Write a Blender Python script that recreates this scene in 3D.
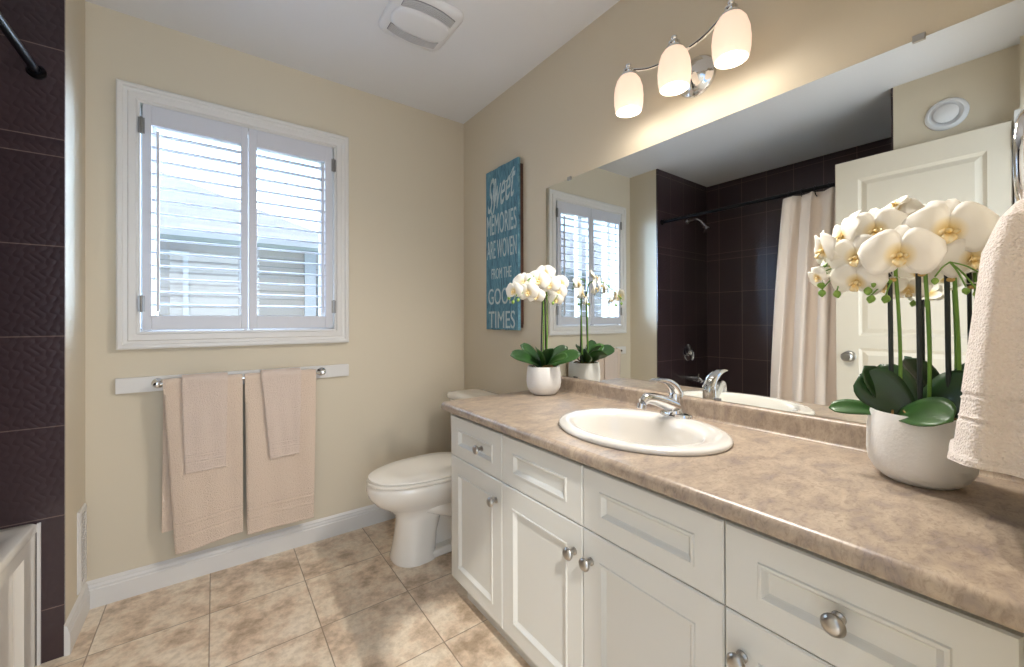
import bpy, bmesh, math, random
from mathutils import Vector, Matrix
random.seed(7)
PI = math.pi
S = bpy.context.scene
COL = S.collection
for o in list(bpy.data.objects):
    bpy.data.objects.remove(o)

# ------------------------------------------------------------------ camera
def make_camera():
    a, pt, ro = -0.6346, 0.0032, -0.0033
    fw = Vector((math.sin(-a), math.cos(a), 0)); rt = Vector((math.cos(a), -math.sin(-a), 0)); up = Vector((0, 0, 1))
    fw2 = math.cos(pt)*fw + math.sin(pt)*up; up2 = -math.sin(pt)*fw + math.cos(pt)*up
    rt3 = math.cos(ro)*rt + math.sin(ro)*up2; up3 = -math.sin(ro)*rt + math.cos(ro)*up2
    cd = bpy.data.cameras.new('camera'); cam = bpy.data.objects.new('camera', cd); COL.objects.link(cam)
    m = Matrix((rt3, up3, -fw2)).transposed().to_4x4(); m.translation = Vector((-1.3205, -2.3229, 1.1497))
    cam.matrix_world = m
    cd.sensor_width = 36; cd.sensor_fit = 'HORIZONTAL'; cd.lens = 404.7/1024*36
    cd.shift_y = -14.4/1024; cd.clip_start = 0.01; cd.clip_end = 200
    S.camera = cam
make_camera()

# ------------------------------------------------------------------ view, world, sun, added doorway fill lamp
S.view_settings.view_transform = 'Standard'; S.view_settings.look = 'None'
S.view_settings.gamma = 1; S.view_settings.use_curve_mapping = False
S.view_settings.exposure = 0.12

def lin(c):
    if isinstance(c, (int, float)): c = (c, c, c)
    return tuple((v/255/12.92 if v/255 <= .04045 else ((v/255+.055)/1.055)**2.4) for v in c) + (1,)

def make_world():
    w = bpy.data.worlds.new('sky'); S.world = w; w.use_nodes = True
    nt = w.node_tree; nt.nodes.clear()
    out = nt.nodes.new('ShaderNodeOutputWorld'); bg = nt.nodes.new('ShaderNodeBackground')
    tc = nt.nodes.new('ShaderNodeTexCoord'); no = nt.nodes.new('ShaderNodeTexNoise')
    mp = nt.nodes.new('ShaderNodeMapping'); mp.inputs['Scale'].default_value = (1, 1, 2.5)
    no.inputs['Scale'].default_value = 3.2; no.inputs['Detail'].default_value = 5
    cr = nt.nodes.new('ShaderNodeValToRGB')
    cr.color_ramp.elements[0].position = .36; cr.color_ramp.elements[0].color = lin((150, 190, 238))
    cr.color_ramp.elements[1].position = .60; cr.color_ramp.elements[1].color = lin((215, 230, 252))
    nt.links.new(tc.outputs['Generated'], mp.inputs[0]); nt.links.new(mp.outputs[0], no.inputs['Vector'])
    nt.links.new(no.outputs['Fac'], cr.inputs[0]); nt.links.new(cr.outputs[0], bg.inputs[0])
    # the sky is brightest low in the east, off to the right of the window
    dt = nt.nodes.new('ShaderNodeVectorMath'); dt.operation = 'DOT_PRODUCT'; dt.inputs[1].default_value = Vector((.86, .48, .17)).normalized()
    nt.links.new(tc.outputs['Generated'], dt.inputs[0])
    mx = nt.nodes.new('ShaderNodeMath'); mx.operation = 'MAXIMUM'; mx.inputs[1].default_value = 0; nt.links.new(dt.outputs['Value'], mx.inputs[0])
    pw = nt.nodes.new('ShaderNodeMath'); pw.operation = 'POWER'; pw.inputs[1].default_value = 8; nt.links.new(mx.outputs[0], pw.inputs[0])
    ma = nt.nodes.new('ShaderNodeMath'); ma.operation = 'MULTIPLY_ADD'; ma.inputs[1].default_value = 85; ma.inputs[2].default_value = 1.5; nt.links.new(pw.outputs[0], ma.inputs[0])
    d2 = nt.nodes.new('ShaderNodeVectorMath'); d2.operation = 'DOT_PRODUCT'; d2.inputs[1].default_value = Vector((-.10, .50, .86)).normalized()
    nt.links.new(tc.outputs['Generated'], d2.inputs[0])
    m2 = nt.nodes.new('ShaderNodeMath'); m2.operation = 'MAXIMUM'; m2.inputs[1].default_value = 0; nt.links.new(d2.outputs['Value'], m2.inputs[0])
    p2 = nt.nodes.new('ShaderNodeMath'); p2.operation = 'POWER'; p2.inputs[1].default_value = 5; nt.links.new(m2.outputs[0], p2.inputs[0])
    a2 = nt.nodes.new('ShaderNodeMath'); a2.operation = 'MULTIPLY_ADD'; a2.inputs[1].default_value = 30; nt.links.new(p2.outputs[0], a2.inputs[0]); nt.links.new(ma.outputs[0], a2.inputs[2])
    nt.links.new(a2.outputs[0], bg.inputs[1])
    nt.links.new(bg.outputs[0], out.inputs[0])
make_world()

def lamp(name, kind, loc, energy, color, **k):
    d = bpy.data.lights.new(name, kind); d.energy = energy; d.color = color
    for a, v in k.items():
        if a != 'rot': setattr(d, a, v)
    o = bpy.data.objects.new(name, d); o.location = loc
    if 'rot' in k: o.rotation_euler = k['rot']
    COL.objects.link(o); return o
lamp('sun', 'SUN', (0, -3, 8), 2.0, (1, .97, .92), angle=math.radians(2), rot=(math.radians(42), 0, math.radians(-28)))
lamp('doorway_fill', 'AREA', (-.75, -3.9, 1.20), 62, (.80, .91, 1), shape='RECTANGLE', size=2.6, size_y=1.7, rot=(math.radians(100), 0, 0))  # added fill lamp behind the doorway, standing in for unmodelled next-room daylight
LAMP_W = 20       # each vanity bulb

# ------------------------------------------------------------------ materials
def mat(name, color, rough=.5, metal=0, bump=None, var=None, spec=.5, coat=0, trans=0, emit=None, sheen=0, subs=0):
    """bump=(scale, strength, distance)   var=(colour2, scale, detail)"""
    m = bpy.data.materials.new(name); m.use_nodes = True
    nt = m.node_tree; b = nt.nodes['Principled BSDF']
    b.inputs['Base Color'].default_value = lin(color)
    b.inputs['Roughness'].default_value = rough; b.inputs['Metallic'].default_value = metal
    b.inputs['Specular IOR Level'].default_value = spec
    b.inputs['Coat Weight'].default_value = coat; b.inputs['Coat Roughness'].default_value = .08
    b.inputs['Transmission Weight'].default_value = trans
    b.inputs['Sheen Weight'].default_value = sheen
    if subs:
        b.inputs['Subsurface Weight'].default_value = subs; b.inputs['Subsurface Scale'].default_value = .02
    if emit:
        b.inputs['Emission Color'].default_value = lin(emit[0]); b.inputs['Emission Strength'].default_value = emit[1]
    tc = nt.nodes.new('ShaderNodeTexCoord')
    geo = nt.nodes.new('ShaderNodeNewGeometry')
    if var:
        n = nt.nodes.new('ShaderNodeTexNoise'); n.inputs['Scale'].default_value = var[1]; n.inputs['Detail'].default_value = var[2]
        r = nt.nodes.new('ShaderNodeValToRGB'); r.color_ramp.elements[0].position = .3; r.color_ramp.elements[1].position = .7
        r.color_ramp.elements[0].color = lin(color); r.color_ramp.elements[1].color = lin(var[0])
        nt.links.new(tc.outputs['Object'], n.inputs['Vector']); nt.links.new(n.outputs['Fac'], r.inputs[0])
        nt.links.new(r.outputs[0], b.inputs['Base Color'])
    if bump:
        n = nt.nodes.new('ShaderNodeTexNoise'); n.inputs['Scale'].default_value = bump[0]; n.inputs['Detail'].default_value = 3
        bp = nt.nodes.new('ShaderNodeBump'); bp.inputs['Strength'].default_value = bump[1]; bp.inputs['Distance'].default_value = bump[2]
        nt.links.new(tc.outputs['Object'], n.inputs['Vector']); nt.links.new(n.outputs['Fac'], bp.inputs['Height'])
        nt.links.new(bp.outputs[0], b.inputs['Normal'])
    return m

def nd(nt, t, **k):
    n = nt.nodes.new(t)
    for a, v in k.items(): setattr(n, a, v)
    return n
def mth(nt, op, a, b=None, c=None):
    n = nt.nodes.new('ShaderNodeMath'); n.operation = op
    for i, v in enumerate((a, b, c)):
        if v is None: continue
        if isinstance(v, (int, float)): n.inputs[i].default_value = v
        else: nt.links.new(v, n.inputs[i])
    return n.outputs[0]
def mixc(nt, f, a, b, mode='MIX'):
    n = nt.nodes.new('ShaderNodeMix'); n.data_type = 'RGBA'; n.blend_type = mode
    for i, v in ((0, f), (6, a), (7, b)):
        if isinstance(v, (int, float)): n.inputs[i].default_value = v
        elif isinstance(v, tuple): n.inputs[i].default_value = v
        else: nt.links.new(v, n.inputs[i])
    return n.outputs[2]

def floor_material():
    m = mat('floor_tile', (180, 160, 135), .38); nt = m.node_tree; b = nt.nodes['Principled BSDF']
    g = nd(nt, 'ShaderNodeNewGeometry'); sx = nd(nt, 'ShaderNodeSeparateXYZ'); nt.links.new(g.outputs['Position'], sx.inputs[0])
    T = .3385
    ux = mth(nt, 'DIVIDE', mth(nt, 'ADD', sx.outputs[0], 1.3352+T*20), T); uy = mth(nt, 'DIVIDE', mth(nt, 'ADD', sx.outputs[1], .3309+T*20), T)
    def groutd(u):
        f = mth(nt, 'FRACT', u); return mth(nt, 'MINIMUM', f, mth(nt, 'SUBTRACT', 1, f))
    d = mth(nt, 'MINIMUM', groutd(ux), groutd(uy))
    gm = mth(nt, 'SUBTRACT', 1, mth(nt, 'SMOOTH_MIN', 1, mth(nt, 'DIVIDE', d, .0085), .1)); gm = mth(nt, 'MAXIMUM', gm, 0)
    cid = nd(nt, 'ShaderNodeCombineXYZ'); nt.links.new(mth(nt, 'FLOOR', ux), cid.inputs[0]); nt.links.new(mth(nt, 'FLOOR', uy), cid.inputs[1])
    wn = nd(nt, 'ShaderNodeTexWhiteNoise'); nt.links.new(cid.outputs[0], wn.inputs['Vector'])
    add = nd(nt, 'ShaderNodeVectorMath', operation='MULTIPLY_ADD'); nt.links.new(wn.outputs['Color'], add.inputs[0])
    add.inputs[1].default_value = (9, 9, 9); nt.links.new(g.outputs['Position'], add.inputs[2])
    n1 = nd(nt, 'ShaderNodeTexNoise'); n1.inputs['Scale'].default_value = 9; n1.inputs['Detail'].default_value = 6; n1.inputs['Roughness'].default_value = .62
    n2 = nd(nt, 'ShaderNodeTexNoise'); n2.inputs['Scale'].default_value = 38; n2.inputs['Detail'].default_value = 5; n2.inputs['Roughness'].default_value = .7
    nt.links.new(add.outputs[0], n1.inputs['Vector']); nt.links.new(add.outputs[0], n2.inputs['Vector'])
    r = nd(nt, 'ShaderNodeValToRGB'); e = r.color_ramp.elements
    e[0].position = .34; e[0].color = lin((188, 164, 138)); e[1].position = .66; e[1].color = lin((244, 228, 206))
    x = e.new(.47); x.color = lin((228, 204, 178)); x = e.new(.55); x.color = lin((238, 220, 196))
    nt.links.new(n1.outputs['Fac'], r.inputs[0])
    r2 = nd(nt, 'ShaderNodeValToRGB'); r2.color_ramp.elements[0].position = .36; r2.color_ramp.elements[0].color = (.62, .58, .52, 1)
    r2.color_ramp.elements[1].position = .58; r2.color_ramp.elements[1].color = (1, 1, 1, 1)
    nt.links.new(n2.outputs['Fac'], r2.inputs[0])
    c = mixc(nt, .55, r.outputs[0], r2.outputs[0], 'MULTIPLY')
    c = mixc(nt, gm, c, lin((138, 116, 94)))
    nt.links.new(c, b.inputs['Base Color'])
    bp = nd(nt, 'ShaderNodeBump'); bp.inputs['Strength'].default_value = .5; bp.inputs['Distance'].default_value = .002
    h = mth(nt, 'ADD', mth(nt, 'MULTIPLY', gm, -1.2), mth(nt, 'MULTIPLY', n2.outputs['Fac'], .5))
    nt.links.new(h, bp.inputs['Height']); nt.links.new(bp.outputs[0], b.inputs['Normal'])
    return m

def dark_tile_material(name, axis, off):
    m = mat(name, (58, 40, 38), .28, spec=.5); nt = m.node_tree; b = nt.nodes['Principled BSDF']
    g = nd(nt, 'ShaderNodeNewGeometry'); sx = nd(nt, 'ShaderNodeSeparateXYZ'); nt.links.new(g.outputs['Position'], sx.inputs[0])
    h = sx.outputs[axis]; z = sx.outputs[2]
    z1 = mth(nt, 'SUBTRACT', z, mth(nt, 'MULTIPLY', mth(nt, 'GREATER_THAN', z, 1.747), .06))
    u = mth(nt, 'DIVIDE', mth(nt, 'ADD', h, off+.205*30), .205); v = mth(nt, 'DIVIDE', mth(nt, 'SUBTRACT', z1, 1.717-.308*12), .308)
    def gd(u, s):
        f = mth(nt, 'FRACT', u); return mth(nt, 'MULTIPLY', mth(nt, 'MINIMUM', f, mth(nt, 'SUBTRACT', 1, f)), s)
    d = mth(nt, 'MINIMUM', gd(u, .205), gd(v, .308))
    gm = mth(nt, 'LESS_THAN', d, .0016)
    cid = nd(nt, 'ShaderNodeCombineXYZ'); nt.links.new(mth(nt, 'FLOOR', u), cid.inputs[0]); nt.links.new(mth(nt, 'FLOOR', v), cid.inputs[1])
    wn = nd(nt, 'ShaderNodeTexWhiteNoise'); nt.links.new(cid.outputs[0], wn.inputs['Vector'])
    c = mixc(nt, wn.outputs['Value'], lin((58, 44, 47)), lin((68, 52, 54)))
    c = mixc(nt, gm, c, lin((122, 102, 94)))
    nt.links.new(c, b.inputs['Base Color'])
    # woven relief: small curved cells, each column half a cell out of step
    k = 2*PI/.041
    a = mth(nt, 'SINE', mth(nt, 'ADD', mth(nt, 'MULTIPLY', h, k), mth(nt, 'MULTIPLY', mth(nt, 'SINE', mth(nt, 'MULTIPLY', z, 2*PI/.062)), 1.15)))
    bb = mth(nt, 'SINE', mth(nt, 'ADD', mth(nt, 'MULTIPLY', z, 2*PI/.031), mth(nt, 'MULTIPLY', mth(nt, 'SINE', mth(nt, 'MULTIPLY', h, k*.5)), 1.5)))
    hh = mth(nt, 'SUBTRACT', mth(nt, 'ABSOLUTE', mth(nt, 'ADD', mth(nt, 'MULTIPLY', a, .7), mth(nt, 'MULTIPLY', bb, .45))), mth(nt, 'MULTIPLY', gm, .6))
    bp = nd(nt, 'ShaderNodeBump'); bp.inputs['Strength'].default_value = .3; bp.inputs['Distance'].default_value = .002
    nt.links.new(hh, bp.inputs['Height']); nt.links.new(bp.outputs[0], b.inputs['Normal'])
    return m

def laminate_material():
    m = mat('stone_laminate', (190, 168, 142), .3, spec=.5); nt = m.node_tree; b = nt.nodes['Principled BSDF']
    g = nd(nt, 'ShaderNodeNewGeometry'); mp = nd(nt, 'ShaderNodeMapping'); nt.links.new(g.outputs['Position'], mp.inputs[0])
    mp.inputs['Rotation'].default_value = (.2, .3, .5); mp.inputs['Scale'].default_value = (1, 1.8, 1)
    n1 = nd(nt, 'ShaderNodeTexNoise'); n1.inputs['Scale'].default_value = 13; n1.inputs['Detail'].default_value = 7; n1.inputs['Roughness'].default_value = .62; n1.inputs['Distortion'].default_value = .8
    n2 = nd(nt, 'ShaderNodeTexNoise'); n2.inputs['Scale'].default_value = 55; n2.inputs['Detail'].default_value = 4; n2.inputs['Roughness'].default_value = .7; n2.inputs['Distortion'].default_value = 1.2
    nt.links.new(mp.outputs[0], n1.inputs['Vector']); nt.links.new(mp.outputs[0], n2.inputs['Vector'])
    r = nd(nt, 'ShaderNodeValToRGB'); e = r.color_ramp.elements
    e[0].position = .33; e[0].color = lin((146, 131, 122)); e[1].position = .68; e[1].color = lin((184, 167, 147))
    x = e.new(.45); x.color = lin((162, 145, 128)); x = e.new(.56); x.color = lin((174, 156, 137))
    nt.links.new(n1.outputs['Fac'], r.inputs[0])
    r2 = nd(nt, 'ShaderNodeValToRGB'); e = r2.color_ramp.elements
    e[0].position = .34; e[0].color = (.62, .58, .57, 1); e[1].position = .70; e[1].color = (1.12, 1.1, 1.06, 1)
    x = e.new(.5); x.color = (.97, .97, .97, 1)
    nt.links.new(n2.outputs['Fac'], r2.inputs[0])
    nt.links.new(mixc(nt, .7, r.outputs[0], r2.outputs[0], 'MULTIPLY'), b.inputs['Base Color'])
    return m

def terry(name, c1, c2):
    m = mat(name, c1, .95, spec=.15, sheen=.4); nt = m.node_tree; b = nt.nodes['Principled BSDF']
    tc = nd(nt, 'ShaderNodeTexCoord')
    n = nd(nt, 'ShaderNodeTexNoise'); n.inputs['Scale'].default_value = 350; n.inputs['Detail'].default_value = 2
    v = nd(nt, 'ShaderNodeTexVoronoi'); v.inputs['Scale'].default_value = 260
    nt.links.new(tc.outputs['Object'], n.inputs['Vector']); nt.links.new(tc.outputs['Object'], v.inputs['Vector'])
    nt.links.new(mixc(nt, n.outputs['Fac'], lin(c2), lin(c1)), b.inputs['Base Color'])
    bp = nd(nt, 'ShaderNodeBump'); bp.inputs['Strength'].default_value = .8; bp.inputs['Distance'].default_value = .003
    nt.links.new(mth(nt, 'ADD', n.outputs['Fac'], v.outputs['Distance']), bp.inputs['Height']); nt.links.new(bp.outputs[0], b.inputs['Normal'])
    return m

def sign_material():
    m = mat('blue_weathered_wood', (62, 120, 140), .7); nt = m.node_tree; b = nt.nodes['Principled BSDF']
    g = nd(nt, 'ShaderNodeNewGeometry'); mp = nd(nt, 'ShaderNodeMapping'); mp.inputs['Scale'].default_value = (1, 12, 1.2)
    n = nd(nt, 'ShaderNodeTexNoise'); n.inputs['Scale'].default_value = 14; n.inputs['Detail'].default_value = 6; n.inputs['Roughness'].default_value = .7
    nt.links.new(g.outputs['Position'], mp.inputs[0]); nt.links.new(mp.outputs[0], n.inputs['Vector'])
    r = nd(nt, 'ShaderNodeValToRGB'); e = r.color_ramp.elements
    e[0].position = .36; e[0].color = lin((58, 92, 112)); e[1].position = .66; e[1].color = lin((122, 164, 176))
    x = e.new(.5); x.color = lin((84, 134, 154))
    nt.links.new(n.outputs['Fac'], r.inputs[0]); nt.links.new(r.outputs[0], b.inputs['Base Color'])
    return m

def siding_material():
    m = mat('siding', (150, 147, 144), .7); nt = m.node_tree; b = nt.nodes['Principled BSDF']
    g = nd(nt, 'ShaderNodeNewGeometry'); sx = nd(nt, 'ShaderNodeSeparateXYZ'); nt.links.new(g.outputs['Position'], sx.inputs[0])
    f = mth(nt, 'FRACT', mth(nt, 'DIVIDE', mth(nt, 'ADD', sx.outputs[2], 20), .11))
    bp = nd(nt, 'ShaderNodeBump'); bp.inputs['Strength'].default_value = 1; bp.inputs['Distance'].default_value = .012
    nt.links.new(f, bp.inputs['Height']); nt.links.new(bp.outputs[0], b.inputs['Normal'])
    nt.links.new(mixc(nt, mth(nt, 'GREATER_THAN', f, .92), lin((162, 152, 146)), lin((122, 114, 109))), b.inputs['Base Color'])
    return m

def shingle_material():
    m = mat('shingles', (150, 140, 136), .9); nt = m.node_tree; b = nt.nodes['Principled BSDF']
    g = nd(nt, 'ShaderNodeNewGeometry')
    br = nd(nt, 'ShaderNodeTexBrick'); br.inputs['Scale'].default_value = 1; br.inputs['Brick Width'].default_value = .3; br.inputs['Row Height'].default_value = .14
    br.inputs['Mortar Size'].default_value = .008; br.inputs['Color1'].default_value = lin((104, 92, 88)); br.inputs['Color2'].default_value = lin((86, 76, 73)); br.inputs['Mortar'].default_value = lin((92, 86, 84))
    nt.links.new(g.outputs['Position'], br.inputs['Vector']); nt.links.new(br.outputs['Color'], b.inputs['Base Color'])
    return m

def mirror_material():
    m = mat('mirror_silver', (235, 238, 236), .0, 1.0); return m

def petal_material():
    m = bpy.data.materials.new('white_petal'); m.use_nodes = True; nt = m.node_tree; nt.nodes.clear()
    o = nd(nt, 'ShaderNodeOutputMaterial'); d = nd(nt, 'ShaderNodeBsdfDiffuse'); t = nd(nt, 'ShaderNodeBsdfTranslucent')
    tc = nd(nt, 'ShaderNodeTexCoord'); ln = nd(nt, 'ShaderNodeVectorMath', operation='LENGTH'); nt.links.new(tc.outputs['Object'], ln.inputs[0])
    r = nd(nt, 'ShaderNodeValToRGB'); r.color_ramp.elements[0].position = .08; r.color_ramp.elements[0].color = lin((248, 226, 160))
    r.color_ramp.elements[1].position = .30; r.color_ramp.elements[1].color = lin((254, 251, 244))
    nt.links.new(mth(nt, 'MULTIPLY', ln.outputs['Value'], 14), r.inputs[0])
    nt.links.new(r.outputs[0], d.inputs[0]); nt.links.new(r.outputs[0], t.inputs[0])
    mx = nd(nt, 'ShaderNodeMixShader'); mx.inputs[0].default_value = .35
    nt.links.new(d.outputs[0], mx.inputs[1]); nt.links.new(t.outputs[0], mx.inputs[2]); nt.links.new(mx.outputs[0], o.inputs[0])
    return m

M = dict(
    wall=mat('wall_paint', (212, 200, 178), .85, bump=(180, .12, .001)),
    ceil=mat('ceiling_paint', (226, 226, 228), .9, bump=(120, .2, .001)),
    white=mat('white_trim_paint', (220, 216, 211), .4),
    shutter=mat('shutter_paint', (206, 206, 212), .38),
    cab=mat('cabinet_cream', (212, 210, 202), .36, bump=(60, .03, .001)),
    cabin=mat('cabinet_inside', (120, 104, 80), .7),
    door=mat('door_paint', (216, 206, 188), .42),
    floor=floor_material(), tile_x=dark_tile_material('dark_relief_tile_end', 0, 1.73), tile_y=dark_tile_material('dark_relief_tile_side', 1, .398),
    lam=laminate_material(), mirror=mirror_material(),
    chrome=mat('chrome', (225, 226, 228), .07, 1), nickel=mat('brushed_nickel', (172, 168, 162), .28, 1),
    black=mat('black_rod_metal', (26, 26, 30), .3, .7),
    porc=mat('white_porcelain', (246, 240, 230), .12, coat=.5), seat=mat('toilet_seat_plastic', (246, 240, 229), .25),
    sink=mat('sink_porcelain', (226, 221, 213), .08, coat=.6),
    tub=mat('tub_acrylic', (228, 222, 212), .15, coat=.4),
    towel=terry('beige_terry', (234, 212, 192), (214, 190, 168)), towel2=terry('blush_terry', (232, 212, 196), (210, 188, 172)),
    towel3=terry('white_terry', (240, 230, 222), (222, 208, 198)),
    curtain=mat('curtain_fabric', (222, 206, 192), .85, bump=(400, .3, .001), sheen=.2),
    sign=sign_material(), wood=mat('dark_sign_wood', (92, 56, 38), .7, bump=(40, .4, .002), var=((60, 36, 26), 20, 4)),
    letter=mat('white_sign_paint', (196, 208, 208), .7, var=((168, 186, 190), 40, 5)),
    pot=mat('white_ceramic', (238, 236, 232), .5, bump=(140, .5, .0016)),
    soil=mat('brown_moss', (110, 84, 52), .95, bump=(60, 1, .01), var=((60, 46, 28), 50, 4)),
    leaf=mat('orchid_leaf', (40, 76, 32), .34, var=((62, 100, 42), 9, 3)), leafd=mat('orchid_leaf_dark', (26, 50, 26), .34, var=((48, 84, 38), 9, 3)),
    stem=mat('orchid_stem', (120, 160, 62), .45, var=((92, 134, 50), 12, 2)), stake=mat('dark_stake', (34, 42, 40), .45),
    tie=mat('raffia_tie', (196, 162, 98), .7), bud=mat('green_bud', (104, 146, 52), .45, var=((150, 180, 86), 30, 2)),
    petal=petal_material(), lip=mat('yellow_lip', (238, 200, 112), .5, var=((250, 236, 200), 90, 3)),
    root=mat('aerial_root', (150, 118, 72), .7), glass=None,
    grille=mat('vent_grey', (196, 196, 198), .6), fan=mat('fan_plastic', (226, 226, 228), .45), dark=mat('dark_gap', (26, 24, 24), .8),
    shade=None, bulb=mat('bulb_glow', (255, 244, 220), .5, emit=((255, 246, 232), 4)),
    siding=siding_material(), shingle=shingle_material(), ext=mat('exterior_trim', (168, 168, 171), .6), extg=mat('exterior_glass', (90, 104, 122), .1),
    grass=mat('lawn', (150, 160, 130), .95, var=((124, 140, 104), 3, 5)),
    steel=mat('hinge_steel', (150, 148, 146), .35, 1), drain=mat('drain_metal', (190, 186, 180), .2, 1),
)
def glass_material():
    m = bpy.data.materials.new('window_glass'); m.use_nodes = True; nt = m.node_tree; nt.nodes.clear()
    o = nd(nt, 'ShaderNodeOutputMaterial'); t = nd(nt, 'ShaderNodeBsdfTransparent'); gl = nd(nt, 'ShaderNodeBsdfGlossy'); gl.inputs['Roughness'].default_value = .02
    t.inputs[0].default_value = (.95, .97, .97, 1)
    lw = nd(nt, 'ShaderNodeLayerWeight'); lw.inputs[0].default_value = .5; mx = nd(nt, 'ShaderNodeMixShader')
    fac = mth(nt, 'MULTIPLY_ADD', mth(nt, 'POWER', lw.outputs['Facing'], 5), .9, .04)
    nt.links.new(fac, mx.inputs[0]); nt.links.new(t.outputs[0], mx.inputs[1]); nt.links.new(gl.outputs[0], mx.inputs[2]); nt.links.new(mx.outputs[0], o.inputs[0])
    return m
M['glass'] = glass_material()
def shade_material():
    m = bpy.data.materials.new('frosted_shade'); m.use_nodes = True; nt = m.node_tree; nt.nodes.clear()
    o = nd(nt, 'ShaderNodeOutputMaterial'); d = nd(nt, 'ShaderNodeBsdfDiffuse'); t = nd(nt, 'ShaderNodeBsdfTranslucent'); e = nd(nt, 'ShaderNodeEmission')
    d.inputs[0].default_value = lin((190, 184, 176)); t.inputs[0].default_value = lin((252, 244, 232))
    e.inputs[0].default_value = lin((255, 228, 200)); e.inputs[1].default_value = .62
    mx = nd(nt, 'ShaderNodeMixShader'); mx.inputs[0].default_value = .08; ad = nd(nt, 'ShaderNodeAddShader')
    nt.links.new(d.outputs[0], mx.inputs[1]); nt.links.new(t.outputs[0], mx.inputs[2]); nt.links.new(mx.outputs[0], ad.inputs[0]); nt.links.new(e.outputs[0], ad.inputs[1]); nt.links.new(ad.outputs[0], o.inputs[0])
    return m
M['shade'] = shade_material()

# ------------------------------------------------------------------ object helpers
def wl(o):
    v = Vector((0, 0, 0))
    while o is not None: v += o.location; o = o.parent
    return v
def obj(name, bm, m, parent=None, smooth=False, bevel=0, seg=2, origin=None, solid=0, sub=0, ang=35):
    """bm is in world coordinates; the object's origin goes to its parent's base (or to origin)"""
    bmesh.ops.recalc_face_normals(bm, faces=bm.faces)
    base = Vector(origin) if origin else (wl(parent) if parent else Vector((0, 0, 0)))
    if base.length > 0: bmesh.ops.translate(bm, verts=bm.verts, vec=-base)
    me = bpy.data.meshes.new(name); bm.to_mesh(me); bm.free()
    if m is not None: me.materials.append(m if not isinstance(m, str) else M[m])
    o = bpy.data.objects.new(name, me); COL.objects.link(o)
    if parent:
        o.parent = parent; o.location = base - wl(parent)
    else: o.location = base
    if smooth:
        for p in me.polygons: p.use_smooth = True
        try: me.set_sharp_from_angle(angle=math.radians(ang))
        except Exception: pass
    if solid:
        md = o.modifiers.new('solid', 'SOLIDIFY'); md.thickness = solid; md.offset = 0
    if bevel:
        md = o.modifiers.new('bevel', 'BEVEL'); md.width = bevel; md.segments = seg; md.limit_method = 'ANGLE'; md.angle_limit = math.radians(40)
    if sub:
        md = o.modifiers.new('sub', 'SUBSURF'); md.levels = sub; md.render_levels = sub
    return o
def tag(o, label, cat, group=None):
    o['label'] = label; o['category'] = cat
    if group: o['group'] = group
    return o
def thing(name, loc, label, cat, group=None):
    o = bpy.data.objects.new(name, None); o.empty_display_size = .05; COL.objects.link(o); o.location = loc
    return tag(o, label, cat, group)
def struct(o): o['kind'] = 'structure'; return o
def structe(name, loc=(0, 0, 0)):
    o = bpy.data.objects.new(name, None); o.empty_display_size = .05; COL.objects.link(o); o.location = loc; return struct(o)

def box(bm, lo, hi):
    v = [bm.verts.new((x, y, z)) for x in (lo[0], hi[0]) for y in (lo[1], hi[1]) for z in (lo[2], hi[2])]
    for f in ((0, 1, 3, 2), (4, 6, 7, 5), (0, 4, 5, 1), (2, 3, 7, 6), (0, 2, 6, 4), (1, 5, 7, 3)):
        bm.faces.new([v[i] for i in f])
def B(*boxes):
    bm = bmesh.new()
    for lo, hi in boxes: box(bm, lo, hi)
    return bm
def loft(bm, rings, cap0=True, cap1=True, closed=True):
    vs = [[bm.verts.new(p) for p in r] for r in rings]
    n = len(vs[0])
    for a, b in zip(vs, vs[1:]):
        for i in range(n if closed else n-1):
            bm.faces.new((a[i], a[(i+1) % n], b[(i+1) % n], b[i]))
    if cap0: bm.faces.new(vs[0][::-1])
    if cap1: bm.faces.new(vs[-1])
    return vs
def frame(d):
    d = Vector(d).normalized(); a = Vector((0, 0, 1)) if abs(d.z) < .9 else Vector((1, 0, 0))
    u = d.cross(a).normalized(); return u, d.cross(u).normalized()
def tube(bm, pts, r, n=12, caps=True):
    pts = [Vector(p) for p in pts]; rings = []
    u = None
    for i, p in enumerate(pts):
        d = (pts[min(i+1, len(pts)-1)]-pts[max(i-1, 0)]).normalized()
        if u is None: u, v = frame(d)
        else:
            u = (u - d*u.dot(d)).normalized(); v = d.cross(u)
        rr = r[i] if isinstance(r, (list, tuple)) else r
        rings.append([p + (u*math.cos(2*PI*k/n)+v*math.sin(2*PI*k/n))*rr for k in range(n)])
    loft(bm, rings, caps, caps)
def lathe(bm, c, axis, prof, n=28, cap0=True, cap1=True, sy=1.0):
    """prof = [(distance along axis, radius)]"""
    c = Vector(c); d = Vector(axis).normalized(); u, v = frame(d)
    loft(bm, [[c + d*h + (u*math.cos(2*PI*k/n)+v*math.sin(2*PI*k/n)*sy)*max(r, 1e-4) for k in range(n)] for h, r in prof], cap0, cap1)
def curve_pts(ctrl, n=24):
    P = [Vector(p) for p in ctrl]; P = [2*P[0]-P[1]] + P + [2*P[-1]-P[-2]]; out = []
    seg = len(P)-3
    for i in range(n+1):
        t = i/n*seg; k = min(int(t), seg-1); t -= k
        a, b, c, d = P[k:k+4]
        out.append(.5*((2*b)+(-a+c)*t+(2*a-5*b+4*c-d)*t*t+(-a+3*b-3*c+d)*t**3))
    return out
def ext(bm, prof, axis, a, b):
    """extrude a 2-D outline along an axis (0: (y,z), 1: (x,z), 2: (x,y))"""
    def P(q, t):
        return ((t, q[0], q[1]), (q[0], t, q[1]), (q[0], q[1], t))[axis]
    loft(bm, [[P(q, a) for q in prof], [P(q, b) for q in prof]])
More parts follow.
